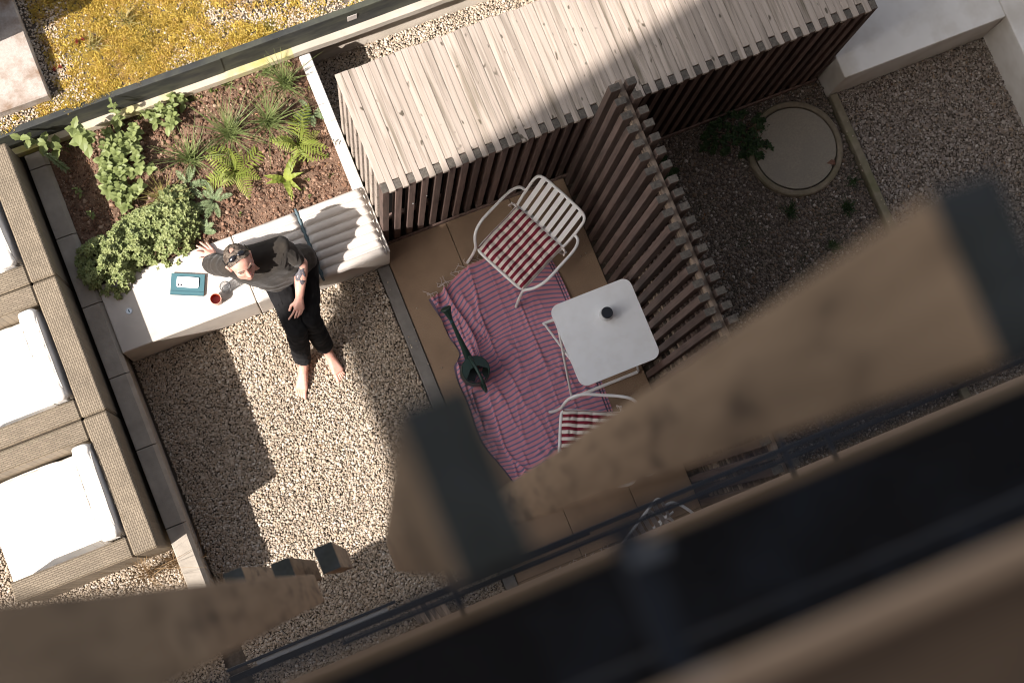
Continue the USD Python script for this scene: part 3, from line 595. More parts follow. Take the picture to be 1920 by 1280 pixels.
# ================================================================== TIMBER STORE AND SCREEN
PITCH = 0.09; LEN = 38 * PITCH + 0.045; HS = 1.522; DP = 0.824
rng = np.random.default_rng(5)
st = thing('timber_store', 'low slatted timber bin store with a boarded lid', 'timber store')
for i in range(39):                                               # front battens
    x0 = i * PITCH; h = HS - 0.001 - (0.004 * rng.random() if i else 0)
    jx, jy = (rng.normal(0, 0.0012), rng.normal(0, 0.0018)) if i else (0, 0)
    bt = obj('batten', bx(x0 + jx, x0 + 0.045 + jx, jy, 0.061 + jy, 0.02, h - 0.0015, 0.002), M['batten_timber'], st)
    obj('end_grain', bx(x0 + 0.001 + jx, x0 + 0.044 + jx, 0.001 + jy, 0.060 + jy, h - 0.0014, h, 0.0005), M['end_grain'], bt)
for i in range(39):                                               # lid: short boards behind a batten, long ones between
    x0 = i * PITCH; dz = 0.003 * rng.random()
    obj('roof_board', bx(x0 + 0.0005, x0 + 0.0445, 0.064 + 0.004 * rng.random(), DP + rng.normal(0, 0.003), HS - 0.035, HS - dz, 0.0025), M['roof_timber'], st)
    if i < 38:
        dz = 0.003 * rng.random()
        obj('roof_board', bx(x0 + 0.0451, x0 + 0.0881, -0.004 - 0.004 * rng.random(), DP + rng.normal(0, 0.003), HS - 0.035, HS - dz, 0.0025), M['roof_timber'], st)
for j in range(1, 9):                                             # left end battens
    y0 = 0.062 + (j - 0.5) * PITCH
    obj('batten', bx(0.0, 0.05, y0, y0 + 0.045, 0.02, HS - 0.037, 0.002), M['roof_timber' if True else ''], st)
    obj('batten', bx(LEN - 0.05, LEN, y0, y0 + 0.045, 0.02, HS - 0.037, 0.002), M['batten_timber'], st)
obj('lining', bx(0.056, LEN - 0.056, 0.10, 0.112, 0.04, HS - 0.04, 0), M['interior_shade'], st)  # near-black sheets stand in for the shade behind the battens
obj('lining', bx(0.056, 0.066, 0.115, DP - 0.03, 0.04, HS - 0.04, 0), M['interior_shade'], st)
obj('lining', bx(0.056, LEN - 0.056, DP - 0.03, DP - 0.018, 0.04, HS - 0.04, 0), M['batten_timber'], st)
obj('rail', bx(0.052, LEN - 0.052, 0.064, 0.098, HS - 0.09, HS - 0.04, 0.003), M['batten_timber'], st)
obj('rail', bx(0.052, LEN - 0.052, 0.064, 0.098, 0.42, 0.47, 0.003), M['batten_timber'], st)
obj('base_rail', bx(0.03, LEN, -0.016, -0.002, -0.01, 0.055, 0.003), M['batten_timber'], st, label='dark base rail along the foot of the battens')
for x_, z_ in ((0.215, 0.95), (0.31, 1.02)):
    obj('screw', xf(lathe([(0, 0), (0.006, 0), (0.005, 0.003), (0, 0.004)], 12), (x_, -0.001, z_), R.from_euler('x', math.pi / 2)), M['steel_bright'], st, smooth=30)

HX = 2.237; SX = 1.413
sc = thing('timber_screen', 'tall double sided timber batten screen beside the patio table', 'screen')
NB = 34
for i in range(NB):
    y1 = -0.033 - i * PITCH + rng.normal(0, 0.0015); t = HX - 0.006 * rng.random()
    bt = obj('batten', bx(SX, SX + 0.068, y1 - 0.045, y1, 0.0, t - 0.0015, 0.002), M['screen_timber'], sc)
    obj('end_grain', bx(SX + 0.001, SX + 0.067, y1 - 0.044, y1 - 0.001, t - 0.0014, t, 0.0005), M['end_grain'], bt)
    y1 += rng.normal(0, 0.0015); t = HX - 0.006 * rng.random()
    bt = obj('batten', bx(SX + 0.112, SX + 0.172, y1 - 0.045, y1, 0.0, t - 0.0015, 0.002), M['screen_timber'], sc)
    obj('end_grain', bx(SX + 0.113, SX + 0.171, y1 - 0.044, y1 - 0.001, t - 0.0014, t, 0.0005), M['end_grain'], bt)
yb = -0.033 - NB * PITCH
obj('top_rail', bx(SX + 0.0695, SX + 0.1105, yb, 0.0, HX - 0.16, HX - 0.085, 0.003), M['rail_timber'], sc)
z = 0.06
while z < HX - 0.22:
    obj('rail', bx(SX + 0.071, SX + 0.109, yb, -0.002, z, z + 0.050, 0.003), M['rail_timber' if z < 1.0 else 'screen_timber'], sc)
    z += 0.150

# ================================================================== BUILDING (behind and above the camera, with unseen masses added for shade) AND ITS FACADE FINS
ab = thing('apartment_building', 'apartment building from which the yard is seen', 'building')
obj('facade_wall', bx(-3.6, 12, -9.0, -3.4, -0.1, 2.748, 0), M['brickwork'], ab)
obj('ground_floor_wall', bx(-3.58, -0.40, -3.398, -2.62, -0.1, 2.745, 0), M['brickwork'], ab)  # unseen wall added to stop sun leaking in under the overhang
obj('first_floor', bx(-3.3, 12, -9.0, -2.5, 2.75, 8.6, 0), M['brickwork'], ab)  # unseen floor set forward to cut sky light over the gravel
nb = thing('neighbouring_house', 'unseen added house beyond the wicker sofas', 'blocker')  # unseen mass added to block low sky light on the left gravel
obj('wall', bx(-12, -7.3, -2.4, 9.0, -0.1, 3.5, 0), M['brickwork'], nb)
obj('roof', bx(-12.1, -7.2, -2.5, 9.1, 3.502, 3.65, 0.02), M['lead_flashing'], nb)
obj('lower_wing', bx(-12, -3.602, -9.0, -2.5, -0.1, 2.2, 0), M['brickwork'], ab)  # unseen wing added to shade the pebbles near the facade
obj('upper_floors', bx(-0.1, 12, -9.0, -2.95, 10.4, 15.0, 0), M['brickwork'], ab)  # unseen floors added to darken the fins
obj('upper_balcony', bx(-2.3, 3.0, -3.4, -1.95, 12.2, 12.42, 0), M['concrete_old'], ab)  # unseen slab added to keep overhead light off the fins
obj('upper_wing', bx(-8.37, -2.6, -9.0, -2.19, 8.0, 15.0, 0), M['brickwork'], ab)  # unseen wing, shaped to cast the shade edge over the yard
def fin(x, y, z0, z1, w, d, label, grp):
    t = thing('timber_fin', label, 'timber fin', (0, 0, 0), group=grp)
    fn_ = obj('fin', bx(x - w / 2, x + w / 2, y - d / 2, y + d / 2, z0, z1 - 0.002, 0.003), M['fin_timber'], t)
    obj('fin_end', bx(x - w / 2 + .0005, x + w / 2 - .0005, y - d / 2 + .0005, y + d / 2 - .0005, z1 - 0.0019, z1, 0.0008), M['fin_end'], fn_)
FY = -2.120
fin(-1.160, FY - 0.003, 4.1, 9.868, 0.057, 0.126, 'blurred brown timber fin reaching in from the lower left corner', None)
fin(-0.765, FY, 4.1, 9.868, 0.057, 0.132, 'blurred timber fin with a dark square end at the lower centre', None)
fin(-0.340, FY, 4.1, 9.880, 0.057, 0.134, 'blurred timber fin with its dark end at the right edge', None)
for k_, nm in enumerate(('first of the three small fins, nearest the sunlit pebbles', 'middle one of the three small fins', 'small fin at the end of its row, half hidden by the big left fin')):
    fin((-1.060, -1.262, -1.472)[k_], (-2.012, -2.005, -1.965)[k_], 1.2, 3.9, 0.088, 0.125, nm, 'small timber fins lower down the facade')
# ---- steel along the facade, floor by floor
sf = thing('steel_beam', 'dark steel flat and brackets that carry the timber fins', 'steel beam')
obj('angle', bx(-3.0, 3.0, -2.1990, -2.1870, 9.750, 9.756, 0.001), M['dark_steel'], sf)
for x_ in (-0.655, -0.17, -1.25, 0.3):
    obj('bracket', bx(x_ - 0.013, x_ + 0.013, -2.318, -2.2000, 9.746, 9.755, 0.002), M['dark_steel'], sf)
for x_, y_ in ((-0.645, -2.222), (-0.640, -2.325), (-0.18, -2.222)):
    obj('plate', bx(x_ - 0.016, x_ + 0.016, y_ - 0.006, y_ + 0.006, 9.7565, 9.762, 0.001), M['highlight_grey'], sf)  # plates added to draw pale highlights on the brackets
rl = thing('steel_rails', 'pair of thin dark steel rails with cross bars lower on the facade', 'rails')
obj('rail', bx(-1.07, 3.2, -2.292, -2.278, 6.0, 6.015, 0.002), M['dark_steel'], rl)
obj('rail', bx(-1.06, 3.2, -2.340, -2.324, 5.7, 5.72, 0.002), M['dark_steel'], rl)
for x_ in (-0.655, 0.545, 0.70, 1.55):
    obj('cross_bar', bx(x_ - 0.009, x_ + 0.009, -2.40, -2.20, 5.85, 5.87, 0.002), M['dark_steel'], rl)
sd = thing('window_sill', 'pale grey metal sill between dark frames low on the facade', 'sill')
obj('sill', bx(-1.60, -0.90, -2.356, -2.335, 3.0, 3.01, 0.002), M['grey_metal'], sd)
obj('frame', bx(-1.75, -0.85, -2.333, -2.318, 2.98, 3.03, 0.002), M['dark_steel'], sd)
obj('frame', bx(-1.75, 0.2, -2.390, -2.358, 2.95, 3.03, 0.002), M['black_panel'], sd)
tr = thing('trim_ledge', 'thin brown metal ledge along the dark panel', 'ledge')
obj('ledge', bx(-3.0, 3.0, -2.256, -2.240, 8.994, 9.0, 0.001), M['bronze_trim'], tr)
dp = thing('dark_panel', 'wide glossy black facade panel across the lower right', 'panel')
obj('panel', bx(-3.0, 3.0, -2.52, -2.2565, 8.97, 8.994, 0.004), M['black_panel'], dp)
obj('lip', bx(-3.0, 3.0, -2.352, -2.345, 9.30, 9.312, 0.002), M['dark_steel'], dp)
hb = thing('balcony_edge', 'blurred brown timber edge board of the balcony at the bottom right', 'edge board')
obj('edge_board', bx(-3.0, 3.0, -2.310, -2.291, 9.985, 10.0, 0.003), M['edge_timber'], hb)
obj('deck', bx(-3.0, 3.0, -2.9, -2.316, 9.90, 9.95, 0.003), M['shaded_deck_timber'], hb)
lg = thing('timber_offcuts', 'grey weathered boards leaning at the foot of the facade', 'boards')
for i in range(6):
    obj('board', xf(bx(-0.018, 0.018, -0.09, 0.09, 0, 0.30, 0.002), (-0.76 + i * 0.042, -2.50 - 0.018 * i, 0.0), R.from_euler('z', 0.2)), M['rail_timber'], lg)

# ================================================================== WICKER SOFAS
def sofa(y0, y1, label):
    x1, x0 = -2.118, -3.06; top = 0.86; seat = 0.40; aw = 0.135; bw_ = 0.165
    t = thing('wicker_armchair', label, 'wicker armchair', (0, 0, 0))
    w, wt, ws = M['wicker'], M['wicker_turned'], M['wicker_side']
    obj('back', bx(x1 - bw_, x1, y0, y1, 0.03, top, 0.012), wt, t)
    obj('arm', bx(x0, x1 - bw_ - 0.001, y1 - aw, y1, 0.03, top - 0.002, 0.012), w, t)
    obj('arm', bx(x0, x1 - bw_ - 0.001, y0, y0 + aw, 0.03, top - 0.002, 0.012), w, t)
    obj('seat_base', bx(x0, x1 - bw_ - 0.001, y0 + aw + 0.001, y1 - aw - 0.001, 0.10, seat, 0.01), w, t)
    for fx_ in (x0 + 0.05, x1 - 0.05):
        for fy_ in (y0 + 0.05, y1 - 0.05):
            obj('foot', xf(lathe([(0, 0), (0.02, 0), (0.022, 0.035), (0, 0.035)], 16), (fx_, fy_, 0.0)), M['dark_steel'], t)
def puff(cx, cy, cz, sx, sy, sz, r, seed, tilt=None, puffy=0.02):
    m = as_tm(rbox((sx, sy, sz), r, 24).refine_to_length(0.035))
    v = m.vertices.copy()
    u = np.clip(np.abs(v[:, :2]) / (np.array([sx, sy]) / 2), 0, 1)
    v[:, 2] += np.sign(v[:, 2]) * puffy * (1 - u[:, 0] ** 2) * (1 - u[:, 1] ** 2)
    n = meshkit.fbm(v * 7 + seed, 3, seed) - 0.5
    v += 0.018 * n[:, None] * np.array([0.6, 0.6, 1.0])
    # edge puckers
    e = np.maximum(u[:, 0], u[:, 1]) ** 6
    v[:, 2] += 0.006 * e * np.sin((v[:, 0] + v[:, 1]) * 70 + seed)
    m.vertices = v
    return xf(m, (cx, cy, cz), tilt)
def piping(sx, sy, z, r, off, cx, cy, cz, tilt=None, seed=0):
    a = np.linspace(0, 2 * np.pi, 90, endpoint=False); p = []
    for t in a:
        c, s_ = math.cos(t), math.sin(t); k = (abs(c) ** 5 + abs(s_) ** 5) ** (-1 / 5)
        p.append([c * k * (sx / 2 - off), s_ * k * (sy / 2 - off), z])
    p = np.array(p); p += 0.006 * (meshkit.fbm(p * 8 + seed, 2, seed)[:, None] - 0.5)
    return xf(tube(p, r, 6, closed=True), (cx, cy, cz), tilt)
for k_, (ya, yb_, nm) in enumerate(((-1.478, -0.535, 'lowest'), (-0.528, 0.412, 'middle'), (0.420, 1.365, 'topmost'))):
    sofa(ya, yb_, f'brown woven wicker armchair with white cushions, {nm} of the row')
    cy_ = (ya + yb_) / 2
    sw = yb_ - ya - 0.285
    c = thing('seat_cushion', f'thick white seat cushion on the {nm} wicker armchair', 'cushion')
    cv = obj('cover', puff(-2.765, cy_ - 0.012 * (k_ == 0), 0.50, 0.66, sw, 0.175, 0.035, 3 + k_), M['sofa_canvas'], c, smooth=50)
    obj('piping', piping(0.66, sw, 0.075, 0.005, 0.012, -2.765, cy_, 0.50, seed=k_), M['sofa_piping'], cv, smooth=True)
    tl = R.from_euler('y', math.radians(-7 - 3 * k_)) * R.from_euler('z', math.radians(2 * (k_ - 1)))
    c = thing('back_cushion', f'white back cushion leaning in the {nm} wicker armchair', 'cushion')
    bc = puff(0, 0, 0, 0.40, sw - 0.02, 0.115, 0.03, 13 + k_, None, 0.012)
    stand = R.from_euler('y', math.radians(90 - 10))
    cv = obj('cover', xf(bc, (-2.338 - 0.012 * k_, cy_, 0.70), R.from_euler('z', math.radians(1.5 * (k_ - 1))) * stand), M['sofa_canvas'], c, smooth=50)
    for zz_ in (-0.056, 0.056):
        obj('piping', xf(piping(0.40, sw - 0.02, zz_, 0.0045, 0.008, 0, 0, 0, seed=k_ + 4), (-2.338 - 0.012 * k_, cy_, 0.70), R.from_euler('z', math.radians(1.5 * (k_ - 1))) * stand), M['sofa_piping'], cv, smooth=True)

# ================================================================== BENCH PADS
def pad(x0, x1, y0, y1, ribs, label, edge_right=False):
    t = thing('bench_pad', label, 'bench pad')
    w = (y1 - y0) / ribs; nx2, per = 40, 10
    U = np.linspace(0, 1, nx2); rows = []
    for r_ in range(ribs):
        for k in range(per): rows.append((r_ + k / per))
    rows.append(ribs); rows = np.array(rows)
    gx, gr = np.meshgrid(U, rows)
    f = gr % 1.0
    prof = np.sqrt(np.clip(1 - (2 * f - 1) ** 2, 0, 1))
    edge = np.clip(np.minimum(gx, 1 - gx) * (x1 - x0) / 0.035, 0, 1) ** 0.5
    zt = 0.452 + (0.020 + 0.030 * prof) * edge + 0.006 * (meshkit.fbm(np.stack([gx * 9, gr * 3, gr * 0], -1), 2, 3) - 0.5) * edge
    X_ = x0 + gx * (x1 - x0) + 0.004 * np.sin(gr * 6.28) * np.where(gx > .5, 1, -1); Y_ = y0 + gr * w
    top = np.stack([X_, Y_, zt], -1); bot = np.stack([X_, Y_, np.full_like(zt, 0.4505)], -1)
    nr = len(rows); V = np.vstack([top.reshape(-1, 3), bot.reshape(-1, 3)]); I = np.arange(nr * nx2).reshape(nr, nx2); O = nr * nx2
    F = [np.stack([I[:-1, :-1], I[:-1, 1:], I[1:, 1:], I[1:, :-1]], -1).reshape(-1, 4), np.stack([I[:-1, :-1], I[1:, :-1], I[1:, 1:], I[:-1, 1:]], -1).reshape(-1, 4) + O]
    for e in (I[0], I[-1][::-1], I[:, 0][::-1], I[:, -1]):
        F.append(np.stack([e[:-1], e[:-1] + O, e[1:] + O, e[1:]], -1))
    obj('cover', (V, np.vstack(F)), M['pad_canvas'], t, smooth=50)
    for xx in (x0 + 0.003, x1 - 0.003):
        p = np.array([[xx + 0.003 * math.sin(k), y, 0.462 + 0.004 * math.sin(k * 1.7)] for k, y in enumerate(np.linspace(y0 + 0.01, y1 - 0.01, 24))])
        obj('piping', tube(p, 0.0055, 6), M['strap_teal'] if abs(xx + 0.51) < 0.05 else M['sofa_piping'], t, smooth=True)
pad(-0.500, -0.032, -0.168, 0.338, 8, 'ribbed off-white bench pad at the right end of the bench')
pad(-0.975, -0.512, -0.160, 0.338, 8, 'ribbed off-white bench pad under the sitting man')
sp = obj('strap', tube([(-0.506, 0.36, 0.448), (-0.506, 0.33, 0.466), (-0.508, 0.1, 0.464), (-0.505, -0.15, 0.462), (-0.503, -0.172, 0.44)], 0.009, 8, smooth_n=40), M['strap_teal'], smooth=True, label='dark teal strap between the two bench pads', cat='strap')

# ================================================================== TABLE
tb = thing('folding_table', 'square white metal folding table with rounded corners', 'table')
tx0, tx1, ty0, ty1 = 0.826, 1.412, -1.538, -0.950
rr_ = sbox(tx0 + 0.06, ty0 + 0.06, tx1 - 0.06, ty1 - 0.06).buffer(0.06, 12)
m = trimesh.creation.extrude_polygon(rr_, 0.006); m.vertices[:, 2] += 0.714
rim = trimesh.creation.extrude_polygon(rr_.difference(rr_.buffer(-0.004)), 0.022); rim.vertices[:, 2] += 0.692
obj('top', m, M['table_white'], tb); obj('rim', rim, M['table_white'], tb)
for s_, xx in ((1, tx0 + 0.018), (-1, tx1 - 0.045)):
    obj('leg', tube([(xx, ty0 + 0.006, 0.012), (xx + 0.012 * s_, ty1 - 0.05, 0.69)], 0.0085, 10), M['white_powder'], tb, smooth=40)
    obj('leg', tube([(xx + 0.02 * s_, ty1 - 0.012, 0.012), (xx + 0.028 * s_, ty0 + 0.05, 0.69)], 0.0085, 10), M['white_powder'], tb, smooth=40)
obj('foot_bar', bx(tx0 + 0.006, tx1 - 0.05, ty0 - 0.010, ty0 + 0.012, 0.004, 0.026, 0.004), M['white_powder'], tb)
obj('foot_bar', bx(tx0 + 0.026, tx1 - 0.03, ty1 - 0.024, ty1 - 0.002, 0.004, 0.026, 0.004), M['white_powder'], tb)
obj('stretcher', tube([(tx0 + 0.03, (ty0 + ty1) / 2, 0.35), (tx1 - 0.05, (ty0 + ty1) / 2, 0.35)], 0.007, 8), M['white_powder'], tb, smooth=40)
jr = thing('lidded_jar', 'small white jar with a round black lid on the white table', 'jar', (1.163, -1.137, 0.7205))
obj('jar_body', lathe([(0, 0), (0.040, 0), (0.043, 0.004), (0.043, 0.075), (0.039, 0.08), (0, 0.08)], 40), M['jar_white'], jr, smooth=40)
obj('lid', lathe([(0, 0.0805), (0.0385, 0.0805), (0.039, 0.083), (0.039, 0.098), (0.036, 0.101), (0, 0.101)], 40), M['jar_black'], jr, smooth=40)

# ================================================================== CHAIRS
def chair_parts(t):
    w = M['white_powder']; R_ = 0.0105
    # seat frame: rounded loop at z 0.43
    loop = [(0.205, 0.20, 0.425), (0.215, 0.15, 0.428), (0.215, -0.15, 0.428), (0.205, -0.20, 0.425), (0.15, -0.212, 0.425), (-0.17, -0.212, 0.415), (-0.215, -0.2, 0.412), (-0.215, 0.2, 0.412), (-0.17, 0.212, 0.415), (0.15, 0.212, 0.425)]
    obj('seat_frame', tube(loop, R_, 10, closed=True, smooth_n=70), w, t, smooth=True)
    for k in range(8):
        y = -0.175 + k * 0.05
        obj('seat_slat', bx(-0.21, 0.205, y - 0.017, y + 0.017, 0.413, 0.4165, 0.001), w, t)
    # back frame loop, leaning backwards
    def bp(y, h): return (-0.20 - 0.30 * (h / 0.45) ** 1.1 * 0.60, y, 0.415 + 0.91 * h)
    bl = [bp(-0.215, 0.0), bp(-0.222, 0.12), bp(-0.225, 0.30), bp(-0.215, 0.42), bp(-0.18, 0.455), bp(-0.1, 0.463), bp(0, 0.465), bp(0.1, 0.463), bp(0.18, 0.455), bp(0.215, 0.42), bp(0.225, 0.30), bp(0.222, 0.12), bp(0.215, 0.0)]
    obj('back_frame', tube(bl, R_, 10, smooth_n=80), w, t, smooth=True)
    for k in range(7):
        y = -0.168 + k * 0.056
        hs = np.linspace(0.02, 0.46, 12); V, F = [], []
        for h in hs:
            c = np.array(bp(y, h)) + np.array([-0.012 * math.sin((h / 0.46) * math.pi), 0, 0])
            V += [c + [0.0015, -0.0175, 0], c + [0.0015, 0.0175, 0], c + [-0.0015, 0.0175, 0], c + [-0.0015, -0.0175, 0]]
        for i in range(len(hs) - 1):
            for e in range(4):
                a_, b_ = i * 4 + e, i * 4 + (e + 1) % 4; F += [[a_, b_, b_ + 4], [a_, b_ + 4, a_ + 4]]
        obj('back_slat', trimesh.Trimesh(np.array(V), np.array(F), process=False), w, t)
    obj('lower_back_bar', tube([(-0.21, -0.214, 0.43), (-0.21, 0.214, 0.43)], 0.008, 8), w, t, smooth=40)
    for s in (-1, 1):
        arm = [(-0.285, 0.222 * s, 0.615), (-0.27, 0.268 * s, 0.64), (-0.20, 0.298 * s, 0.652), (-0.05, 0.303 * s, 0.658), (0.10, 0.300 * s, 0.652), (0.185, 0.270 * s, 0.615), (0.215, 0.232 * s, 0.53), (0.222, 0.222 * s, 0.40), (0.235, 0.228 * s, 0.18), (0.250, 0.238 * s, 0.008)]
        obj('arm', tube(arm, R_, 10, smooth_n=70), w, t, smooth=True)
        rear = [(-0.17, 0.214 * s, 0.41), (-0.21, 0.216 * s, 0.25), (-0.27, 0.22 * s, 0.008)]
        obj('rear_leg', tube(rear, R_ * 0.95, 10, smooth_n=24), w, t, smooth=True)
        obj('pivot', tube([(-0.205, 0.212 * s, 0.43), (-0.195, 0.262 * s, 0.432)], 0.008, 8), w, t, smooth=40)
def cushion_parts(t, seed):
    nx2, ny2 = 60, 60
    U, V_ = np.meshgrid(np.linspace(-1, 1, nx2), np.linspace(-1, 1, ny2), indexing='ij')
    X_ = U * 0.205; Y_ = V_ * 0.215
    edge = np.clip((1 - np.maximum(np.abs(U), np.abs(V_))) / 0.16, 0, 1) ** 0.5
    dim = np.abs(np.sin((U + 1) * math.pi * 2.0)) ** 0.45 * 0.7 + 0.3
    tuft = 1 - 0.5 * np.exp(-(((U * 2.0) % 1.0 - 0.5) ** 2) / 0.006) * np.exp(-((((V_ + 1) * 2.0) % 1.0 - 0.5) ** 2) / 0.02)
    h = 0.045 * edge * dim * tuft + 0.010 * (meshkit.fbm(np.stack([U * 3, V_ * 3, U * 0 + seed], -1), 3, seed) - 0.5)
    wob = 0.010 * (meshkit.fbm(np.stack([U * 2.2, V_ * 2.2, U * 0 + seed + 9], -1), 3, seed + 1) - 0.5)
    top = np.stack([X_ + wob, Y_ + wob * 1.2 * np.sin(U * 5), 0.422 + 0.006 + h], -1).reshape(-1, 3)
    bot = np.stack([X_ + wob, Y_, 0.4215 + 0 * h], -1).reshape(-1, 3)
    I = np.arange(nx2 * ny2).reshape(nx2, ny2); O = nx2 * ny2
    F = [np.stack([I[:-1, :-1], I[1:, :-1], I[1:, 1:], I[:-1, 1:]], -1).reshape(-1, 4), np.stack([I[:-1, :-1], I[:-1, 1:], I[1:, 1:], I[1:, :-1]], -1).reshape(-1, 4) + O]
    for e in (I[0][::-1], I[-1], I[:, 0], I[:, -1][::-1]):
        F.append(np.stack([e[:-1], e[:-1] + O, e[1:] + O, e[1:]], -1))
    uv = np.stack([X_ + 1.0, Y_ + 1.0 + 0.004], -1).reshape(-1, 2); uv = np.vstack([uv, uv])
    obj('cover', (np.vstack([top, bot]), np.vstack(F)), M['cushion_stripe'], t, smooth=True, uv=uv)
    for s in (-1, 1):
        obj('tie', tube([(-0.195, 0.205 * s, 0.44), (-0.20, 0.235 * s, 0.45), (-0.17, 0.262 * s, 0.43), (-0.18, 0.25 * s, 0.40)], 0.005, 6, smooth_n=14), M['fringe_cotton'], t, smooth=True)
CH = [((0.845, -0.452), math.atan2(-0.43, -0.90), 'white slatted garden armchair standing by the timber screen', 'red and white striped seat cushion on the chair by the screen'),
      ((0.785, -1.890), math.atan2(0.42, -0.905), 'white garden armchair half hidden behind the big blurred fin', 'red and white striped cushion mostly hidden behind the blurred fin')]
c0 = thing('garden_armchair', CH[0][2], 'armchair', (*CH[0][0], 0), CH[0][1]); chair_parts(c0)
copy_of(c0, CH[1][2], (*CH[1][0], 0), CH[1][1])
copy_of(c0, 'white garden armchair of which only the slatted back shows between the rails', (1.00, -2.84, 0), math.radians(-60))
k0 = thing('seat_cushion', CH[0][3], 'cushion', (*CH[0][0], 0.008), CH[0][1]); cushion_parts(k0, 4)
copy_of(k0, CH[1][3], (*CH[1][0], 0.008), CH[1][1])

# ================================================================== TOWEL
def towel(label, left, right, top, bottom, length, nu, nv, seed, zamp):
    t = thing('striped_towel', label, 'towel')
    u = np.linspace(0, 1, nu); v = np.linspace(0, 1, nv)
    def curve(p, s):
        p = np.asarray(p, float); d = np.r_[0, np.cumsum(np.linalg.norm(np.diff(p, axis=0), axis=1))]; d /= d[-1]
        from scipy.interpolate import PchipInterpolator
        return PchipInterpolator(d, p)(s)
    Lc, Rc, Tc, Bc = curve(left, v), curve(right, v), curve(top, u), curve(bottom, u)
    Uu, Vv = np.meshgrid(u, v, indexing='ij'); U3, V3 = Uu[..., None], Vv[..., None]
    S = (1 - U3) * Lc[None] + U3 * Rc[None] + (1 - V3) * Tc[:, None] + V3 * Bc[:, None]
    S -= (1 - U3) * (1 - V3) * Tc[0] + U3 * (1 - V3) * Tc[-1] + (1 - U3) * V3 * Bc[0] + U3 * V3 * Bc[-1]
    x, y = S[..., 0], S[..., 1]
    def ridge(ax, ay, fx_, fy_, s_, p_=2.0):
        n = meshkit.fbm(np.stack([x * fx_ + ax, y * fy_ + ay, x * 0], -1), 3, s_)
        return np.clip(1 - np.abs(n - 0.5) * 9, 0, 1) ** p_
    lf = np.clip(1 - Uu / 0.42, 0, 1)
    long_folds = ridge(1, 2, 7.5, 1.1, seed) * (0.25 + 0.9 * lf) + ridge(3, 4, 12.0, 1.8, seed + 3) * 0.5 * (0.2 + lf)
    bunch = np.clip((Vv - 0.78) / 0.22, 0, 1)
    cross = ridge(5, 6, 5.0, 9.0, seed + 5) * bunch * 1.5 + ridge(7, 8, 3.0, 3.0, seed + 7) * 0.35
    z = 0.004 + zamp * (long_folds + cross) + 0.004 * meshkit.fbm(np.stack([x * 4, y * 4, x * 0], -1), 3, seed + 9)
    dx = 0.35 * zamp * (ridge(1, 2, 7.5, 1.1, seed) * lf); dy = 0.7 * zamp * (long_folds + cross - 0.3) * np.clip(Uu * 8, 0, 1) + 0.012 * (meshkit.fbm(np.stack([x * 3.5, y * 2, x * 0], -1), 3, seed + 11) - 0.5)
    top_ = np.stack([x + dx, y + dy, z], -1).reshape(-1, 3)
    I = np.arange(nu * nv).reshape(nu, nv); F = np.stack([I[:-1, :-1], I[:-1, 1:], I[1:, 1:], I[1:, :-1]], -1).reshape(-1, 4)
    uv = np.stack([Uu, Vv * length], -1).reshape(-1, 2)
    obj('cloth', (top_, F), M['towel_weave'], t, smooth=True, uv=uv)
    rng = np.random.default_rng(seed); fr = []
    for k in range(30):
        s_ = (k + 0.5) / 30; i = int(s_ * (nu - 1)); p0 = np.array([x[i, 0] + dx[i, 0], y[i, 0] + dy[i, 0], z[i, 0]])
        i2 = min(i + 1, nu - 1); i1 = max(i - 1, 0); tg = np.array([x[i2, 0] - x[i1, 0], y[i2, 0] - y[i1, 0], 0]); tg /= np.linalg.norm(tg); nr = np.array([-tg[1], tg[0], 0])
        ln = rng.uniform(0.035, 0.075); a_, b_ = rng.normal(0, 0.022), rng.normal(0, 0.03)
        fr.append(tube([p0 - nr * 0.004 + [0, 0, 0.002], p0 + nr * ln * 0.4 + tg * a_ + [0, 0, 0.006], p0 + nr * ln * 0.8 + tg * b_ + [0, 0, 0.003], p0 + nr * ln + tg * (b_ + rng.normal(0, 0.012)) + [0, 0, 0.002]], 0.0021, 5, smooth_n=10))
    obj('fringe', cat_(fr), M['fringe_cotton'], t, smooth=True, label='pale knotted fringe threads')
towel('pink and blue striped fringed towel spread under chair and table',
      [(0.144, -0.496), (0.170, -0.66), (0.185, -0.80), (0.215, -0.93), (0.140, -1.02), (0.115, -1.26), (0.115, -1.54), (0.20, -1.86), (0.24, -2.02)],
      [(1.085, -0.47), (1.105, -0.62), (1.110, -0.80), (1.10, -1.2), (1.085, -1.71), (1.07, -2.02)],
      [(0.144, -0.496), (0.27, -0.475), (0.36, -0.42), (0.48, -0.375), (0.61, -0.359), (0.80, -0.36), (0.95, -0.40), (1.085, -0.47)],
      [(0.24, -2.02), (0.5, -2.06), (0.8, -2.03), (1.07, -2.02)], 1.60, 130, 250, 17, 0.036)
towel('second striped towel whose fringe shows at the lower rails', [(0.22, -2.68), (0.24, -3.3)], [(0.80, -2.66), (0.82, -3.3)], [(0.22, -2.68), (0.5, -2.665), (0.80, -2.66)], [(0.24, -3.3), (0.82, -3.3)], 0.6, 40, 40, 29, 0.006)

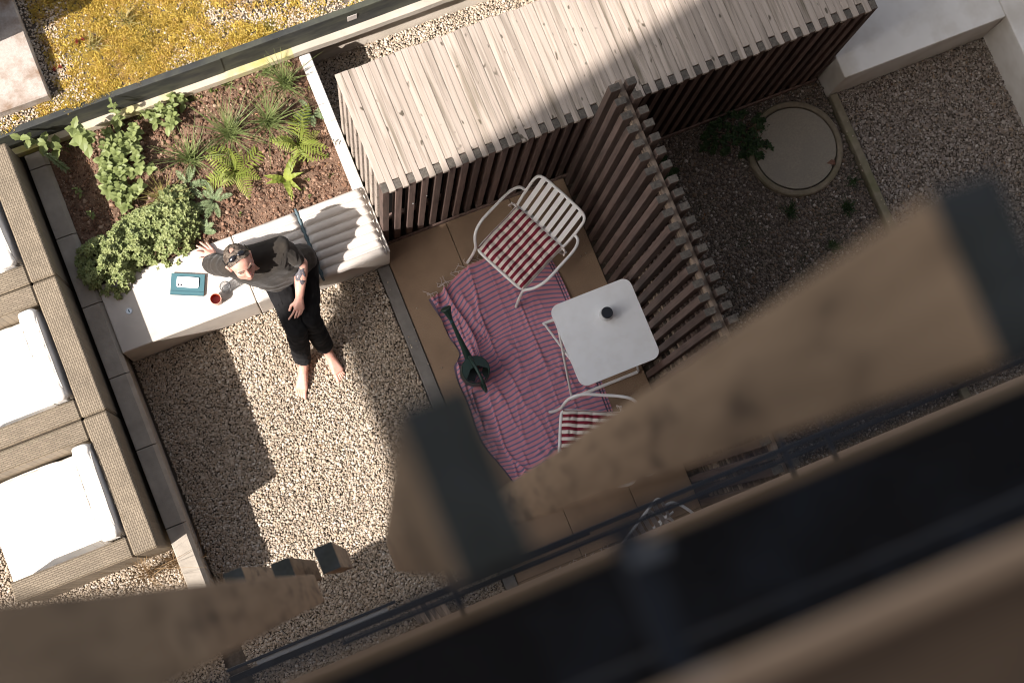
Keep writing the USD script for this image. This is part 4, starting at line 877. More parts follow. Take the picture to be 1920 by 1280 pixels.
# ================================================================== WATERING CAN
wc = thing('watering_can', 'dark green watering can with a long spout on the towel', 'watering can', (0.262, -1.108, 0.012), math.radians(94.5))
prof = [(0, 0.0), (0.100, 0.0), (0.106, 0.006), (0.105, 0.11), (0.100, 0.175), (0.097, 0.178), (0.094, 0.175), (0.098, 0.11), (0.099, 0.01), (0, 0.008)]
obj('body', lathe(prof, 48), M['can_green'], wc, smooth=40)
half = Polygon([(0.098 * math.cos(a), 0.098 * math.sin(a)) for a in np.linspace(-1.75, 1.75, 40)] + [(0.03 - 0.045 * math.cos(b), 0.07 * math.sin(b)) for b in np.linspace(1.3, -1.3, 16)])
half = Polygon([(0.098 * math.cos(a), 0.098 * math.sin(a)) for a in np.linspace(-1.95, 1.95, 44)] + [(0.02, 0.03), (0.02, -0.03)])
m = trimesh.creation.extrude_polygon(half, 0.004); m.vertices[:, 2] += 0.170 + 0.12 * np.clip(m.vertices[:, 0], -0.05, 0.1) * 0.3
obj('half_cover', m, M['can_green'], wc)
obj('spout', tube([(0.07, 0, 0.06), (0.12, 0, 0.10), (0.20, 0.004, 0.165), (0.30, 0.008, 0.23), (0.37, 0.010, 0.27)], [0.034, 0.027, 0.019, 0.014, 0.012], 14), M['can_green'], wc, smooth=40)
obj('collar', tube([(0.366, 0.010, 0.266), (0.384, 0.010, 0.277)], 0.0135, 14), M['book_teal_dark'], wc, smooth=40)
obj('rose', tube([(0.382, 0.010, 0.276), (0.44, 0.011, 0.312), (0.462, 0.012, 0.324), (0.466, 0.012, 0.326)], [0.012, 0.028, 0.040, 0.037], 18), M['can_green'], wc, smooth=40)
obj('handle', tube([(0.10, 0, 0.175), (0.055, 0, 0.225), (0.0, 0, 0.245), (-0.07, 0, 0.245), (-0.135, 0, 0.215), (-0.165, 0, 0.16), (-0.15, 0, 0.10), (-0.104, 0, 0.06)], [0.010, 0.011, 0.012, 0.012, 0.013, 0.012, 0.011, 0.010], 12, smooth_n=50) if False else tube(spline([(0.10, 0, 0.175), (0.055, 0, 0.225), (0.0, 0, 0.245), (-0.07, 0, 0.245), (-0.135, 0, 0.215), (-0.165, 0, 0.16), (-0.15, 0, 0.10), (-0.100, 0, 0.06)], 50), 0.0115, 12), M['can_green'], wc, smooth=True)

# ================================================================== BOOK, PHONE, CUP, GLASS
an = math.radians(-24)
bk = thing('book', 'teal covered book lying on the bench under the phone', 'book', (-1.372, 0.132, 0.4505), an)
obj('cover', bx(-0.113, 0.113, -0.072, 0.072, 0.020, 0.0225, 0.001), M['book_teal'], bk)
obj('back_cover', bx(-0.113, 0.113, -0.072, 0.072, 0.0, 0.0025, 0.001), M['book_teal'], bk)
obj('pages', bx(-0.110, 0.110, -0.066, 0.069, 0.0026, 0.0199, 0.0005), M['paper'], bk)
obj('spine', bx(-0.113, 0.113, -0.0755, -0.0721, 0.0, 0.0225, 0.001), M['book_teal_dark'], bk)
obj('elastic', bx(-0.1135, 0.1135, -0.052, -0.047, 0.0226, 0.0238, 0.0003), M['book_teal_dark'], bk)
ph = thing('phone', 'white smartphone lying face down on the teal book', 'phone', (-1.366, 0.142, 0.4735), an - 0.02)
pm = sbox(-0.062, -0.024, 0.062, 0.024).buffer(0.0125, 8)
m = trimesh.creation.extrude_polygon(pm, 0.0082); obj('body', m, M['phone_white'], ph)
for dx_ in (-0.060, -0.042):
    obj('camera_lens', xf(lathe([(0, 0.0083), (0.0062, 0.0083), (0.006, 0.0098), (0, 0.0098)], 20), (dx_, -0.020, 0)), M['lens_black'], ph, smooth=40)
ap = Point(0, 0).buffer(0.0062, 12).difference(Point(0.0085, 0.001).buffer(0.0038, 8)).union(Polygon([(0.0, 0.0065), (0.0035, 0.0105), (0.001, 0.0105)]))
obj('mark', trimesh.creation.extrude_polygon(max(ap.geoms, key=lambda g_: g_.area) if hasattr(ap, 'geoms') else ap, 0.0006).apply_translation([0.0, 0.0, 0.0083]), M['phone_mark'], ph)
cp = thing('cup', 'small terracotta cup with a red inside on the bench', 'cup', (-1.229, -0.043, 0.4505))
obj('cup_body', lathe([(0, 0), (0.030, 0), (0.036, 0.006), (0.0385, 0.082), (0.0372, 0.085), (0.0345, 0.082), (0.0325, 0.010), (0, 0.008)], 40), M['cup_out'], cp, smooth=40)
obj('drink', lathe([(0, 0.0082), (0.0322, 0.0105), (0.0338, 0.05), (0.0343, 0.080), (0.0336, 0.080), (0.0332, 0.05), (0.0317, 0.0118), (0, 0.010)], 40), M['cup_in'], cp, smooth=40, label='glossy red inside of the cup')
gl = thing('water_glass', 'clear water glass beside the terracotta cup', 'glass', (-1.140, 0.008, 0.4505))
obj('glass', lathe([(0, 0), (0.030, 0), (0.033, 0.004), (0.0375, 0.105), (0.0365, 0.107), (0.0350, 0.105), (0.0308, 0.010), (0, 0.009)], 40), M['clear_glass'], gl, smooth=40)
# ================================================================== PERSON
def sph(p, r, seg=20): return m3.Manifold.sphere(r, seg).translate(list(map(float, p)))
def ell(p, r3, seg=28, rot=None):
    s = m3.Manifold.sphere(1.0, seg).scale(list(map(float, r3)))
    if rot is not None:
        T = np.zeros((3, 4)); T[:, :3] = rot; s = s.transform(T)
    return s.translate(list(map(float, p)))
def hull(*ms): return m3.Manifold.batch_hull(list(ms))
def chain(pts):
    o = m3.Manifold()
    for (p, r), (q, s) in zip(pts[:-1], pts[1:]): o = o + hull(sph(p, r), sph(q, s))
    return o
def smooth_solid(man, ln, it=12):
    m = as_tm(man.refine_to_length(ln)); m = trimesh.Trimesh(m.vertices, m.faces, process=True)
    trimesh.smoothing.filter_taubin(m, lamb=0.5, nu=0.52, iterations=it); return m
A = np.array
HIP_R, HIP_L = A([-0.790, -0.045, 0.590]), A([-0.600, -0.040, 0.590])
KNEE_R, KNEE_L = A([-0.800, -0.430, 0.525]), A([-0.695, -0.400, 0.520])
ANK_R, ANK_L = A([-0.842, -0.612, 0.085]), A([-0.652, -0.590, 0.085])
PELV = A([-0.695, -0.02, 0.60]); BELLY = A([-0.755, -0.035, 0.76]); CHEST = A([-0.850, 0.0, 0.93]); NECK = A([-0.935, 0.012, 1.035])
SH_R, SH_L = A([-1.055, 0.035, 0.955]), A([-0.700, 0.030, 1.000])
EL_R, WR_R = A([-1.150, 0.145, 0.715]), A([-1.135, 0.232, 0.500])
EL_L, WR_L = A([-0.612, -0.080, 0.800]), A([-0.703, -0.268, 0.690])
HEAD = A([-0.978, -0.010, 1.165])
# head frame: f forward (looking down to the front), u up, s to his right
fh = A([0.24, -0.97, 0.0]); fh /= np.linalg.norm(fh); pit = math.radians(-16)
f_ = fh * math.cos(pit) + A([0, 0, -1.0]) * math.sin(pit); s_ = A([fh[1], -fh[0], 0.0]); u_ = np.cross(s_, f_); u_ = u_ if u_[2] > 0 else -u_
HR = np.stack([s_, f_, u_], 1)
def H(x, y, z): return HEAD + HR @ A([x, y, z])
def hs(x, y, z, r): return sph(H(x, y, z), r, 16)
cran = ell(H(0, -0.012, 0.030), (0.077, 0.098, 0.088), 32, HR)
body = cran + hull(ell(H(0, 0.02, -0.02), (0.066, 0.072, 0.07), 24, HR), hs(-0.035, 0.035, -0.075, 0.03), hs(0.035, 0.035, -0.075, 0.03), hs(0, 0.072, -0.092, 0.022))
body += hull(hs(0, 0.078, 0.028, 0.009), hs(0, 0.109, -0.020, 0.0095), hs(-0.011, 0.092, -0.026, 0.007), hs(0.011, 0.092, -0.026, 0.007))     # nose
body += hull(hs(-0.042, 0.064, 0.034, 0.014), hs(0, 0.075, 0.036, 0.0125)) + hull(hs(0.042, 0.064, 0.034, 0.014), hs(0, 0.075, 0.036, 0.0125))  # brow
body += hull(hs(-0.02, 0.084, -0.054, 0.007), hs(0.02, 0.084, -0.054, 0.007), hs(0, 0.090, -0.052, 0.008))                                      # lips
for sx in (-1, 1):
    body += hull(hs(sx * 0.046, 0.055, -0.018, 0.02), hs(sx * 0.03, 0.07, -0.02, 0.016))                                                       # cheek
    body += hull(hs(sx * 0.078, -0.008, 0.022, 0.011), hs(sx * 0.086, -0.022, 0.012, 0.010), hs(sx * 0.076, -0.004, -0.026, 0.009))             # ear
body += hull(hs(0, -0.02, -0.04, 0.055), sph(NECK, 0.062)) + hull(sph(NECK, 0.064), sph(CHEST, 0.09))
body += hull(sph(SH_R, 0.055), sph(CHEST + A([-.07, 0, -.02]), 0.095), sph(CHEST + A([.07, 0, -.02]), 0.095), sph(SH_L, 0.055))
body += hull(sph(CHEST + A([-.06, 0, -.03]), 0.10), sph(CHEST + A([.06, 0, -.03]), 0.10), sph(BELLY + A([-.06, 0, 0]), 0.098), sph(BELLY + A([.06, 0, 0]), 0.098))
body += hull(sph(BELLY + A([-.06, 0, 0]), 0.098), sph(BELLY + A([.06, 0, 0]), 0.098), sph(HIP_R, 0.09), sph(HIP_L, 0.09))
body += chain([(SH_R, 0.052), (SH_R * .5 + EL_R * .5, 0.046), (EL_R, 0.037), (EL_R * .6 + WR_R * .4, 0.039), (WR_R, 0.026)])
body += chain([(SH_L, 0.054), (SH_L * .5 + EL_L * .5, 0.049), (EL_L, 0.041), (EL_L * .65 + WR_L * .35, 0.044), (WR_L, 0.028)])
for hp, kn, ak in ((HIP_R, KNEE_R, ANK_R), (HIP_L, KNEE_L, ANK_L)):
    body += chain([(hp, 0.085), (kn, 0.052), (kn * .62 + ak * .38 + A([0, .02, 0]), 0.05), (ak, 0.033)])
# feet
def foot(ak, toe, big):
    d = toe - ak; d[2] = 0; ln = np.linalg.norm(d); d /= ln; sd = A([-d[1], d[0], 0]) * big        # sd points to the big-toe side
    heel = A([ak[0], ak[1], 0.034]) - d * 0.045; ball = A([ak[0], ak[1], 0.028]) + d * (ln - 0.062)
    o = hull(sph(ak, 0.035), sph(heel, 0.030), sph(A([ak[0], ak[1], 0.05]) + d * 0.05, 0.033)) + hull(sph(heel, 0.029), sph(ball + sd * 0.024, 0.022), sph(ball - sd * 0.026, 0.017), sph(A([ak[0], ak[1], 0.062]) + d * 0.04, 0.030))
    for k, (off, l_, r_) in enumerate(((0.030, 0.064, 0.0135), (0.012, 0.060, 0.0095), (-0.003, 0.053, 0.009), (-0.017, 0.045, 0.0085), (-0.030, 0.036, 0.008))):
        b = ball + sd * off * 0.9; b[2] = 0.022; m_ = b + d * l_ * 0.55; m_[2] = 0.021; e = b + d * l_ + sd * (0.002 * (2 - k)); e[2] = 0.014
        o += chain([(b, r_ * 1.1), (m_, r_), (e, r_)])
    return o
body += foot(ANK_R, A([-0.945, -0.812, 0.0]), 1.0)
body += foot(ANK_L, A([-0.628, -0.800, 0.0]), -1.0)
# right hand, flat on the bench behind him
def finger(pts, r): return chain([(p, r * (1.0 - 0.12 * k)) for k, p in enumerate(pts)])
pr = A([-1.160, 0.270, 0.470])
body += hull(sph(WR_R, 0.024), sph(pr + A([-.004, -.03, .0]), 0.017), sph(pr + A([.030, .012, .0]), 0.014), sph(pr + A([-.014, .030, .0]), 0.014), sph(pr + A([-.028, -.012, 0]), 0.014))
for b, t in ((A([-1.130, 0.292, .470]), A([-1.152, 0.358, .4605])), (A([-1.147, 0.300, .471]), A([-1.190, 0.375, .4605])), (A([-1.166, 0.297, .471]), A([-1.221, 0.361, .4605])), (A([-1.182, 0.283, .470]), A([-1.237, 0.325, .4605]))):
    body += finger([b, b * .55 + t * .45 + A([0, 0, .009]), t * .82 + b * .18 + A([0, 0, .003]), t], 0.0098)
body += finger([A([-1.172, 0.250, .474]), A([-1.205, 0.256, .470]), A([-1.232, 0.272, .4615])], 0.0115)
# left hand, hanging relaxed over his thigh
pl_ = A([-0.727, -0.318, 0.672])
body += hull(sph(WR_L, 0.026), sph(pl_ + A([.016, .012, -.004]), 0.016), sph(pl_ + A([.014, -.024, -.004]), 0.014), sph(pl_ + A([-.026, -.010, .004]), 0.014), sph(pl_ + A([-.020, .022, .004]), 0.015))
for b, m_, t in ((A([-.755, -.326, .675]), A([-.785, -.352, .668]), A([-.822, -.372, .640])), (A([-.745, -.340, .672]), A([-.768, -.366, .660]), A([-.782, -.376, .628])),
                 (A([-.730, -.348, .668]), A([-.752, -.372, .654]), A([-.764, -.376, .624])), (A([-.714, -.346, .664]), A([-.736, -.368, .650]), A([-.746, -.368, .622]))):
    body += finger([b, b * .45 + m_ * .55, m_, t], 0.0098)
body += finger([A([-.742, -.288, .676]), A([-.775, -.296, .664]), A([-.796, -.318, .645])], 0.0115)
person = thing('person', 'man in grey t-shirt and black trousers sitting barefoot on the bench, leaning on one hand', 'person')
obj('body', smooth_solid(body, 0.0085, 10), M['skin'], person, smooth=True)
# hair: a thin shell over the back and sides of the head
shell = ell(H(0, -0.016, 0.033), (0.083, 0.104, 0.094), 40, HR)
def half_space(o, n):                                            # keep the side that n points to
    n = A(n, ) / np.linalg.norm(n); c = m3.Manifold.cube([0.6, 0.6, 0.6], True).translate([0, 0, 0.3])
    z_ = n; x_ = np.cross([0.3, 0.9, 0.1], z_); x_ /= np.linalg.norm(x_); T = np.zeros((3, 4)); T[:, :3] = HR @ np.stack([x_, np.cross(z_, x_), z_], 1); T[:, 3] = H(*o)
    return c.transform(T)
hair = shell ^ half_space((0, 0.030, 0.080), (0, -0.84, 0.42))
hair = hair - ell(H(0.01, -0.055, 0.122), (0.022, 0.026, 0.03), 24, HR)
hm = smooth_solid(hair, 0.006, 4); hm.vertices = hm.vertices + hm.vertex_normals * (0.022 * (meshkit.fbm(hm.vertices * A([75, 75, 40]), 3, 6) - 0.5))[:, None]
obj('hair', hm, M['hair_grey'], person, smooth=True)
br = trimesh.util.concatenate([as_tm(hull(hs(sx * 0.020, 0.0845, 0.041, 0.0042), hs(sx * 0.05, 0.0735, 0.042, 0.0036))) for sx in (-1, 1)])
obj('eyebrows', br, M['hair_grey'], person, smooth=True)
for sx in (-1, 1): obj('eye', as_tm(hull(hs(sx * 0.022, 0.076, 0.010, 0.005), hs(sx * 0.042, 0.070, 0.010, 0.005))), M['eye_white'], person, smooth=True)
obj('mouth', as_tm(hull(hs(-0.019, 0.088, -0.056, 0.005), hs(0.019, 0.088, -0.056, 0.005), hs(0, 0.096, -0.054, 0.005))), M['lip'], person, smooth=True)
sg = trimesh.util.concatenate([as_tm(ell(H(sx * 0.034, 0.012, 0.122), (0.027, 0.018, 0.010), 24, HR @ R.from_euler('xy', [-0.42, sx * 0.38]).as_matrix())) for sx in (-1, 1)] +
    [as_tm(hull(hs(-0.01, 0.014, 0.131, 0.004), hs(0.01, 0.014, 0.131, 0.004)))] + [as_tm(chain([(H(sx * 0.062, 0.006, 0.108), 0.004), (H(sx * 0.088, -0.01, 0.055), 0.003), (H(sx * 0.086, -0.07, 0.035), 0.003)])) for sx in (-1, 1)])
obj('sunglasses', sg, M['lens_black'], person, smooth=50, label='dark sunglasses pushed up on his hair')
# tattoo: ink bands laid on the forearm skin
ax = (WR_L - EL_L); axn = ax / np.linalg.norm(ax); e1 = np.cross(axn, [0, 0, 1.0]); e1 /= np.linalg.norm(e1); e2 = np.cross(e1, axn)
e2 = e2 if e2[2] > 0 else -e2
tt = []
for r0, aw_, c0_, w_ in ((0.055, 0.6, -0.25, 0.017), (0.085, 0.5, 0.25, 0.019), (0.030, 0.55, 0.1, 0.015), (0.115, 0.45, -0.15, 0.012), (0.070, 0.3, 0.55, 0.022), (0.10, 0.25, -0.5, 0.02)):
    aa = np.linspace(-aw_, aw_, 14) + c0_; P_ = []
    for a_ in aa:
        t_ = r0 + 0.020 * math.sin((a_ - c0_) * 5 + r0 * 80); rad = 0.0445 - 0.095 * max(t_ - 0.05, 0) * 1.0
        P_.append(EL_L + axn * t_ + rad * (math.sin(a_) * e1 + math.cos(a_) * e2))
    tb_ = tube(np.array(P_), w_ * 0.5, 8); c_ = tb_.vertices.mean(0)
    tt.append(tb_)
tat = cat_(tt)
q_ = tat.vertices - EL_L; al = q_ @ axn; rd = q_ - al[:, None] * axn; rl_ = np.linalg.norm(rd, axis=1)
lim = np.interp(al, [0.0, 0.08, 0.21], [0.0430, 0.0452, 0.030])
tat.vertices = EL_L + al[:, None] * axn + rd / rl_[:, None] * np.minimum(rl_, lim)[:, None]
obj('tattoo', tat, M['tattoo_ink'], person, smooth=True, label='dark curling tattoo on his left forearm')
# t-shirt
def sl(a, b, t): return a + (b - a) * t
sh = hull(sph(SH_R + A([.01, 0, -.005]), 0.068), sph(NECK + A([-.02, .035, -.03]), 0.076), sph(NECK + A([.035, .03, -.03]), 0.076), sph(NECK + A([.02, .012, -.012]), 0.070), sph(SH_L, 0.068), sph(CHEST + A([-.09, 0, -.03]), 0.115), sph(CHEST + A([.08, 0, -.03]), 0.112))
sh += hull(sph(CHEST + A([-.08, 0, -.03]), 0.118), sph(CHEST + A([.07, 0, -.03]), 0.115), sph(BELLY + A([-.09, -.01, -.02]), 0.115), sph(BELLY + A([.08, 0, -.02]), 0.115))
sh += hull(sph(BELLY + A([-.09, -.01, -.02]), 0.115), sph(BELLY + A([.08, 0, -.02]), 0.115), sph(HIP_R + A([-.005, -.025, .06]), 0.108), sph(HIP_L + A([0.0, 0.02, .06]), 0.108))
sh += hull(sph(SH_R, 0.068), sph(sl(SH_R, EL_R, .55) , 0.076), sph(sl(SH_R, EL_R, 1.05), 0.070))
sh += hull(sph(SH_L, 0.066), sph(sl(SH_L, EL_L, .45), 0.066), sph(sl(SH_L, EL_L, .72), 0.060))
sm_ = smooth_solid(sh, 0.011, 8); v = sm_.vertices; nn = sm_.vertex_normals
dg = A([0.75, 0.45, -0.5]); dg /= np.linalg.norm(dg); d2 = A([0.35, 0.1, 0.93])
fold = np.sin((v @ d2) * 62 + 5.0 * meshkit.fbm(v * 5, 2, 3) * 3) * meshkit.fbm(v * 6 + 3, 2, 8)
crin = meshkit.fbm(v * A([30, 30, 14]), 3, 5) - 0.5
arm_ = np.exp(-(np.linalg.norm(v - sl(SH_L, EL_L, .55), axis=1) / 0.07) ** 2) + np.exp(-(np.linalg.norm(v - sl(SH_R, EL_R, .8), axis=1) / 0.09) ** 2)
sm_.vertices = v + nn * (0.006 * fold + 0.008 * crin + 0.0035 * arm_ * np.sin((v @ A([1, .8, -1.])) * 120 + 6 * meshkit.fbm(v * 9, 2, 4)))[:, None]
obj('t_shirt', sm_, M['shirt_cotton'], person, smooth=True, label='charcoal short sleeved t-shirt')
# trousers
tr_ = hull(sph(HIP_R + A([0, 0, 0.01]), 0.110), sph(HIP_L + A([0, 0, .01]), 0.110), sph(PELV + A([-.03, 0, .05]), 0.105))
for hp, kn, ak, s__ in ((HIP_R, KNEE_R, ANK_R, -1), (HIP_L, KNEE_L, ANK_L, 1)):
    he = sl(kn, ak, 0.80)
    tr_ += hull(sph(hp, 0.108), sph(sl(hp, kn, .5), 0.092), sph(kn + A([0, .01, 0]), 0.076)) + hull(sph(kn, 0.078), sph(sl(kn, he, .5), 0.071), sph(he, 0.063))
tr_ = tr_ - m3.Manifold.cube([2, 2, 0.4], True).translate([-0.7, -0.5, -0.2 + 0.135]) if False else tr_
tm_ = smooth_solid(tr_, 0.011, 8); v = tm_.vertices; nn = tm_.vertex_normals
kd = np.minimum(np.linalg.norm(v - KNEE_R, axis=1), np.linalg.norm(v - KNEE_L, axis=1))
tm_.vertices = v + nn * (0.022 * (meshkit.fbm(v * A([16, 16, 22]), 3, 15) - 0.5) + 0.004 * np.exp(-(kd / 0.10) ** 2) * np.sin(v[:, 2] * 90 + v[:, 0] * 70 + 9 * meshkit.fbm(v * 8, 2, 2)))[:, None]
tm_.vertices[:, 2] = np.maximum(tm_.vertices[:, 2], np.where(tm_.vertices[:, 1] > -0.165, 0.492, 0.0))
obj('trousers', tm_, M['trouser_cotton'], person, smooth=True, label='black cropped trousers')

# ================================================================== PLANTS
def soilz1(x, y): return float(soil_z(np.array([x]), np.array([y]))[0])
def leaf_mesh(ln, w, fold=0.25, droop=0.3, n=5, serr=0.0):
    t = np.linspace(0, 1, n + 1); V, F = [], []
    for k, a in enumerate(t):
        ww = w * (math.sin(math.pi * min(1, a * 0.92 + 0.08)) ** 0.8) * (1 + serr * (1 if k % 2 else -1)); z_ = -droop * ln * a * a
        V += [[a * ln, -ww / 2, z_ + fold * ww * .5], [a * ln, 0, z_], [a * ln, ww / 2, z_ + fold * ww * .5]]
    V[-3] = V[-2] = V[-1] = [ln, 0, -droop * ln]
    for k in range(n):
        i = 3 * k
        F += [[i, i + 3, i + 4], [i, i + 4, i + 1], [i + 1, i + 4, i + 5], [i + 1, i + 5, i + 2]]
    return trimesh.Trimesh(np.array(V), np.array(F), process=False)
def place(m, p, az, el, roll=0.0):
    return xf(m, p, R.from_euler('z', az) * R.from_euler('y', -el) * R.from_euler('x', roll))
def fern(x, y, nf, ln, seed, label):
    rng = np.random.default_rng(seed); zb = soilz1(x, y)
    t = thing('fern', label, 'fern', (x, y, zb))
    for k in range(nf):
        az = 6.283 * k / nf + rng.normal(0, 0.25); L_ = ln * rng.uniform(0.6, 1.2); el0 = rng.uniform(0.45, 1.35); n = 13; parts = []
        s_ = np.linspace(0, 1, n); e = el0 - s_ * rng.uniform(0.7, 1.7); st = L_ / n
        r_ = np.cumsum(np.cos(e)) * st; z_ = np.cumsum(np.sin(e)) * st; bend = rng.normal(0, 0.5)
        P = np.stack([r_ * np.cos(az + bend * s_), r_ * np.sin(az + bend * s_), z_], -1)
        parts.append(tube(np.vstack([[0, 0, 0], P]), np.linspace(0.0035, 0.001, n + 1), 5))
        for i in range(2, n):
            wl = 0.235 * L_ * math.sin(math.pi * (0.10 + 0.90 * s_[i]) ** 0.85) + 0.005
            a_loc = az + bend * s_[i]
            for sg_ in (-1, 1):
                parts.append(place(leaf_mesh(wl, st * 0.50, 0.2, 0.3, 4), P[i], a_loc + sg_ * 1.05, 0.12 + 0.1 * rng.normal(), sg_ * 0.15))
        obj('frond', cat_(parts), M['fern_leaf'], t)
fern(-0.800, 0.765, 13, 0.285, 1, 'bright yellow-green fern in the middle of the bed')
fern(-0.320, 0.800, 12, 0.270, 2, 'bright green fern near the white divider wall')
def strapfern(x, y, seed, label):
    rng = np.random.default_rng(seed); t = thing('strap_fern', label, 'fern', (x, y, soilz1(x, y)))
    for k in range(9):
        az = -1.57 + (k - 4) * 0.62 + rng.normal(0, 0.2); L_ = rng.uniform(0.15, 0.26); n = 16; s_ = np.linspace(0, 1, n); e = 1.15 - s_ * rng.uniform(0.9, 1.7); st = L_ / n
        r_ = np.cumsum(np.cos(e)) * st; z_ = np.cumsum(np.sin(e)) * st; V, F = [], []
        for i in range(n):
            w = 0.020 * math.sin(math.pi * min(1, 0.18 + 0.82 * s_[i]) ** 0.7) * (1 + 0.15 * math.sin(i * 2.4)) + 0.001; c = A([r_[i] * math.cos(az), r_[i] * math.sin(az), z_[i]]); sd = A([-math.sin(az), math.cos(az), 0])
            wv = 0.006 * math.sin(i * 1.9 + k)
            V += [c - sd * w + [0, 0, 0.006 + wv], c, c + sd * w + [0, 0, 0.006 - wv]]
        for i in range(n - 1):
            j = 3 * i; F += [[j, j + 3, j + 4], [j, j + 4, j + 1], [j + 1, j + 4, j + 5], [j + 1, j + 5, j + 2]]
        obj('frond', trimesh.Trimesh(np.array(V), np.array(F), process=False), M['fern_leaf'], t, smooth=True)
strapfern(-0.495, 0.590, 3, 'strap leaved fern with wavy fronds just behind the bench')
def grass(x, y, n, ln, spread, seed, label, mat='grass_blade', name='grass_clump', z=None, lean=(0, 0), w=0.0058):
    rng = np.random.default_rng(seed); V, F = [], []
    for k in range(n):
        az = rng.uniform(0, 6.28); b = rng.normal(0, 0.018, 2); L_ = ln * rng.uniform(0.45, 1.1); e = math.pi / 2 - abs(rng.normal(0, spread)); bend = rng.uniform(0.2, 1.3); seg = 6; p = A([b[0], b[1], 0.0]); sd = A([-math.sin(az), math.cos(az), 0]); i0 = len(V)
        for i in range(seg + 1):
            ww = w * (1 - (i / seg) ** 1.5) * 0.5 + 0.0004; V += [p - sd * ww, p + sd * ww]
            ee = e - bend * (i / seg); d = A([math.cos(ee) * math.cos(az) + lean[0] * i / seg, math.cos(ee) * math.sin(az) + lean[1] * i / seg, math.sin(ee)]); p = p + d * L_ / seg
        for i in range(seg):
            j = i0 + 2 * i; F += [[j, j + 1, j + 3], [j, j + 3, j + 2]]
    t = thing(name, label, 'grass', (x, y, soilz1(x, y) if z is None else z))
    obj('blades', trimesh.Trimesh(np.array(V), np.array(F), process=False), M[mat], t)
grass(-0.735, 1.030, 120, 0.40, 0.45, 11, 'green grass clump left of the middle of the bed')
grass(-0.455, 1.005, 125, 0.37, 0.48, 12, 'green grass clump with a long blade lying over the soil')
grass(-0.245, 1.235, 110, 0.32, 0.45, 13, 'green grass clump in the far right corner of the bed')
grass(-1.050, 0.955, 90, 0.35, 0.55, 14, 'loose green grass clump behind the leafy shrub')
grass(-1.320, 0.760, 110, 0.24, 0.6, 15, 'yellowing grass tuft beside the leafy shrub', 'yellow_blade')
grass(-0.350, 1.36, 40, 0.11, 0.6, 16, 'short weedy tuft by the mossy render')
grass(-0.62, 1.38, 26, 0.10, 0.6, 17, 'small weed at the foot of the mossy wall')
grass(-2.00, -1.62, 42, 0.36, 0.35, 18, 'dry straw grass at the end of the coping', 'straw', z=0.0, w=0.003)
grass(-2.15, -1.56, 60, 0.52, 0.30, 19, 'dry brown grass in front of the lowest sofa', 'straw', z=0.0, w=0.003)
grass(-1.90, -1.86, 40, 0.30, 0.4, 20, 'dry grass growing out of the pebbles by the low wall', 'straw', z=0.0, w=0.003)
grass(-2.33, -1.58, 60, 0.95, 0.16, 22, 'tall brown dry stalks beside the lowest sofa', 'straw', z=0.0, w=0.003)
grass(-1.37, 1.84, 40, 0.13, 0.7, 23, 'pale green grass tuft on the sedum roof', 'yellow_blade', z=0.73)
grass(-1.10, 1.93, 40, 0.13, 0.7, 24, 'straw coloured grass tuft farther up the sedum roof', 'yellow_blade', z=0.73)
def leafy(name, x, y, h, nlev, ll, lw, seed, label, mat='nettle_leaf', lean=(0, 0), z=None, stems=1, catn='plant', serr=0.12, per=2, singles=True, spreadr=0.03):
    rng = np.random.default_rng(seed); t = thing(name, label, catn, (x, y, soilz1(x, y) if z is None else z)); pool = []
    for s in range(stems):
        b = rng.normal(0, spreadr, 2) if stems > 1 else A([0, 0]); ln_ = A([lean[0] + rng.normal(0, 0.25 * (stems > 1)), lean[1] + rng.normal(0, 0.25 * (stems > 1))]); hh = h * (rng.uniform(0.7, 1.1) if stems > 1 else 1)
        P = np.array([[b[0] + ln_[0] * hh * a ** 1.4, b[1] + ln_[1] * hh * a ** 1.4, hh * a * (1 - 0.12 * a)] for a in np.linspace(0, 1, 9)])
        obj('stem', tube(P, np.linspace(0.003, 0.0012, 9), 6), M['stem_green'], t, smooth=True)
        for k in range(nlev):
            a = 0.22 + 0.78 * (k + 1) / nlev; p = A([np.interp(a, np.linspace(0, 1, 9), P[:, c]) for c in range(3)]); sc_ = 1.0 - 0.55 * max(0, a - 0.5)
            for j in range(per):
                az = 1.2 + k * 1.57 + j * 6.283 / per + rng.normal(0, 0.2)
                m = place(leaf_mesh(ll * sc_ * rng.uniform(0.8, 1.15), lw * sc_, 0.22, rng.uniform(0.15, 0.5), 7, serr), p, az, 0.25 + rng.normal(0, 0.15) + 0.5 * (a > 0.95), rng.normal(0, 0.2))
                if singles: obj('leaf', m, M[mat], t)
                else: pool.append(m)
    if pool: obj('leaves', cat_(pool), M[mat], t)
leafy('nettle', -1.80, 1.30, 0.42, 6, 0.090, 0.062, 31, 'tall nettle at the corner leaning over the dark flashing', lean=(-.55, .2))
leafy('nettle', -1.640, 1.260, 0.42, 7, 0.098, 0.068, 32, 'largest leaved nettle in front of the dark flashing', lean=(-.1, .15))
leafy('nettle', -1.395, 1.330, 0.40, 7, 0.050, 0.028, 33, 'slim small leaved weed against the dark flashing', lean=(.0, .2))
leafy('rosemary_sprig', -1.84, 1.16, 0.26, 26, 0.034, 0.0055, 34, 'feathery rosemary sprig in the shaded corner', 'grey_leaf', lean=(-.35, .45), serr=0, per=4, singles=False)
leafy('sapling', -1.815, 0.985, 0.13, 4, 0.034, 0.021, 35, 'small sapling standing in the shade by the coping', lean=(-.25, .3), serr=0)
leafy('sapling', -1.795, 0.80, 0.12, 4, 0.032, 0.020, 36, 'second small sapling in the shade, nearer the shrub', lean=(-.15, .25), serr=0)
leafy('mint', -1.10, 1.300, 0.16, 4, 0.060, 0.040, 37, 'leafy green herb at the back of the bed', stems=10, serr=0.05, spreadr=0.07)
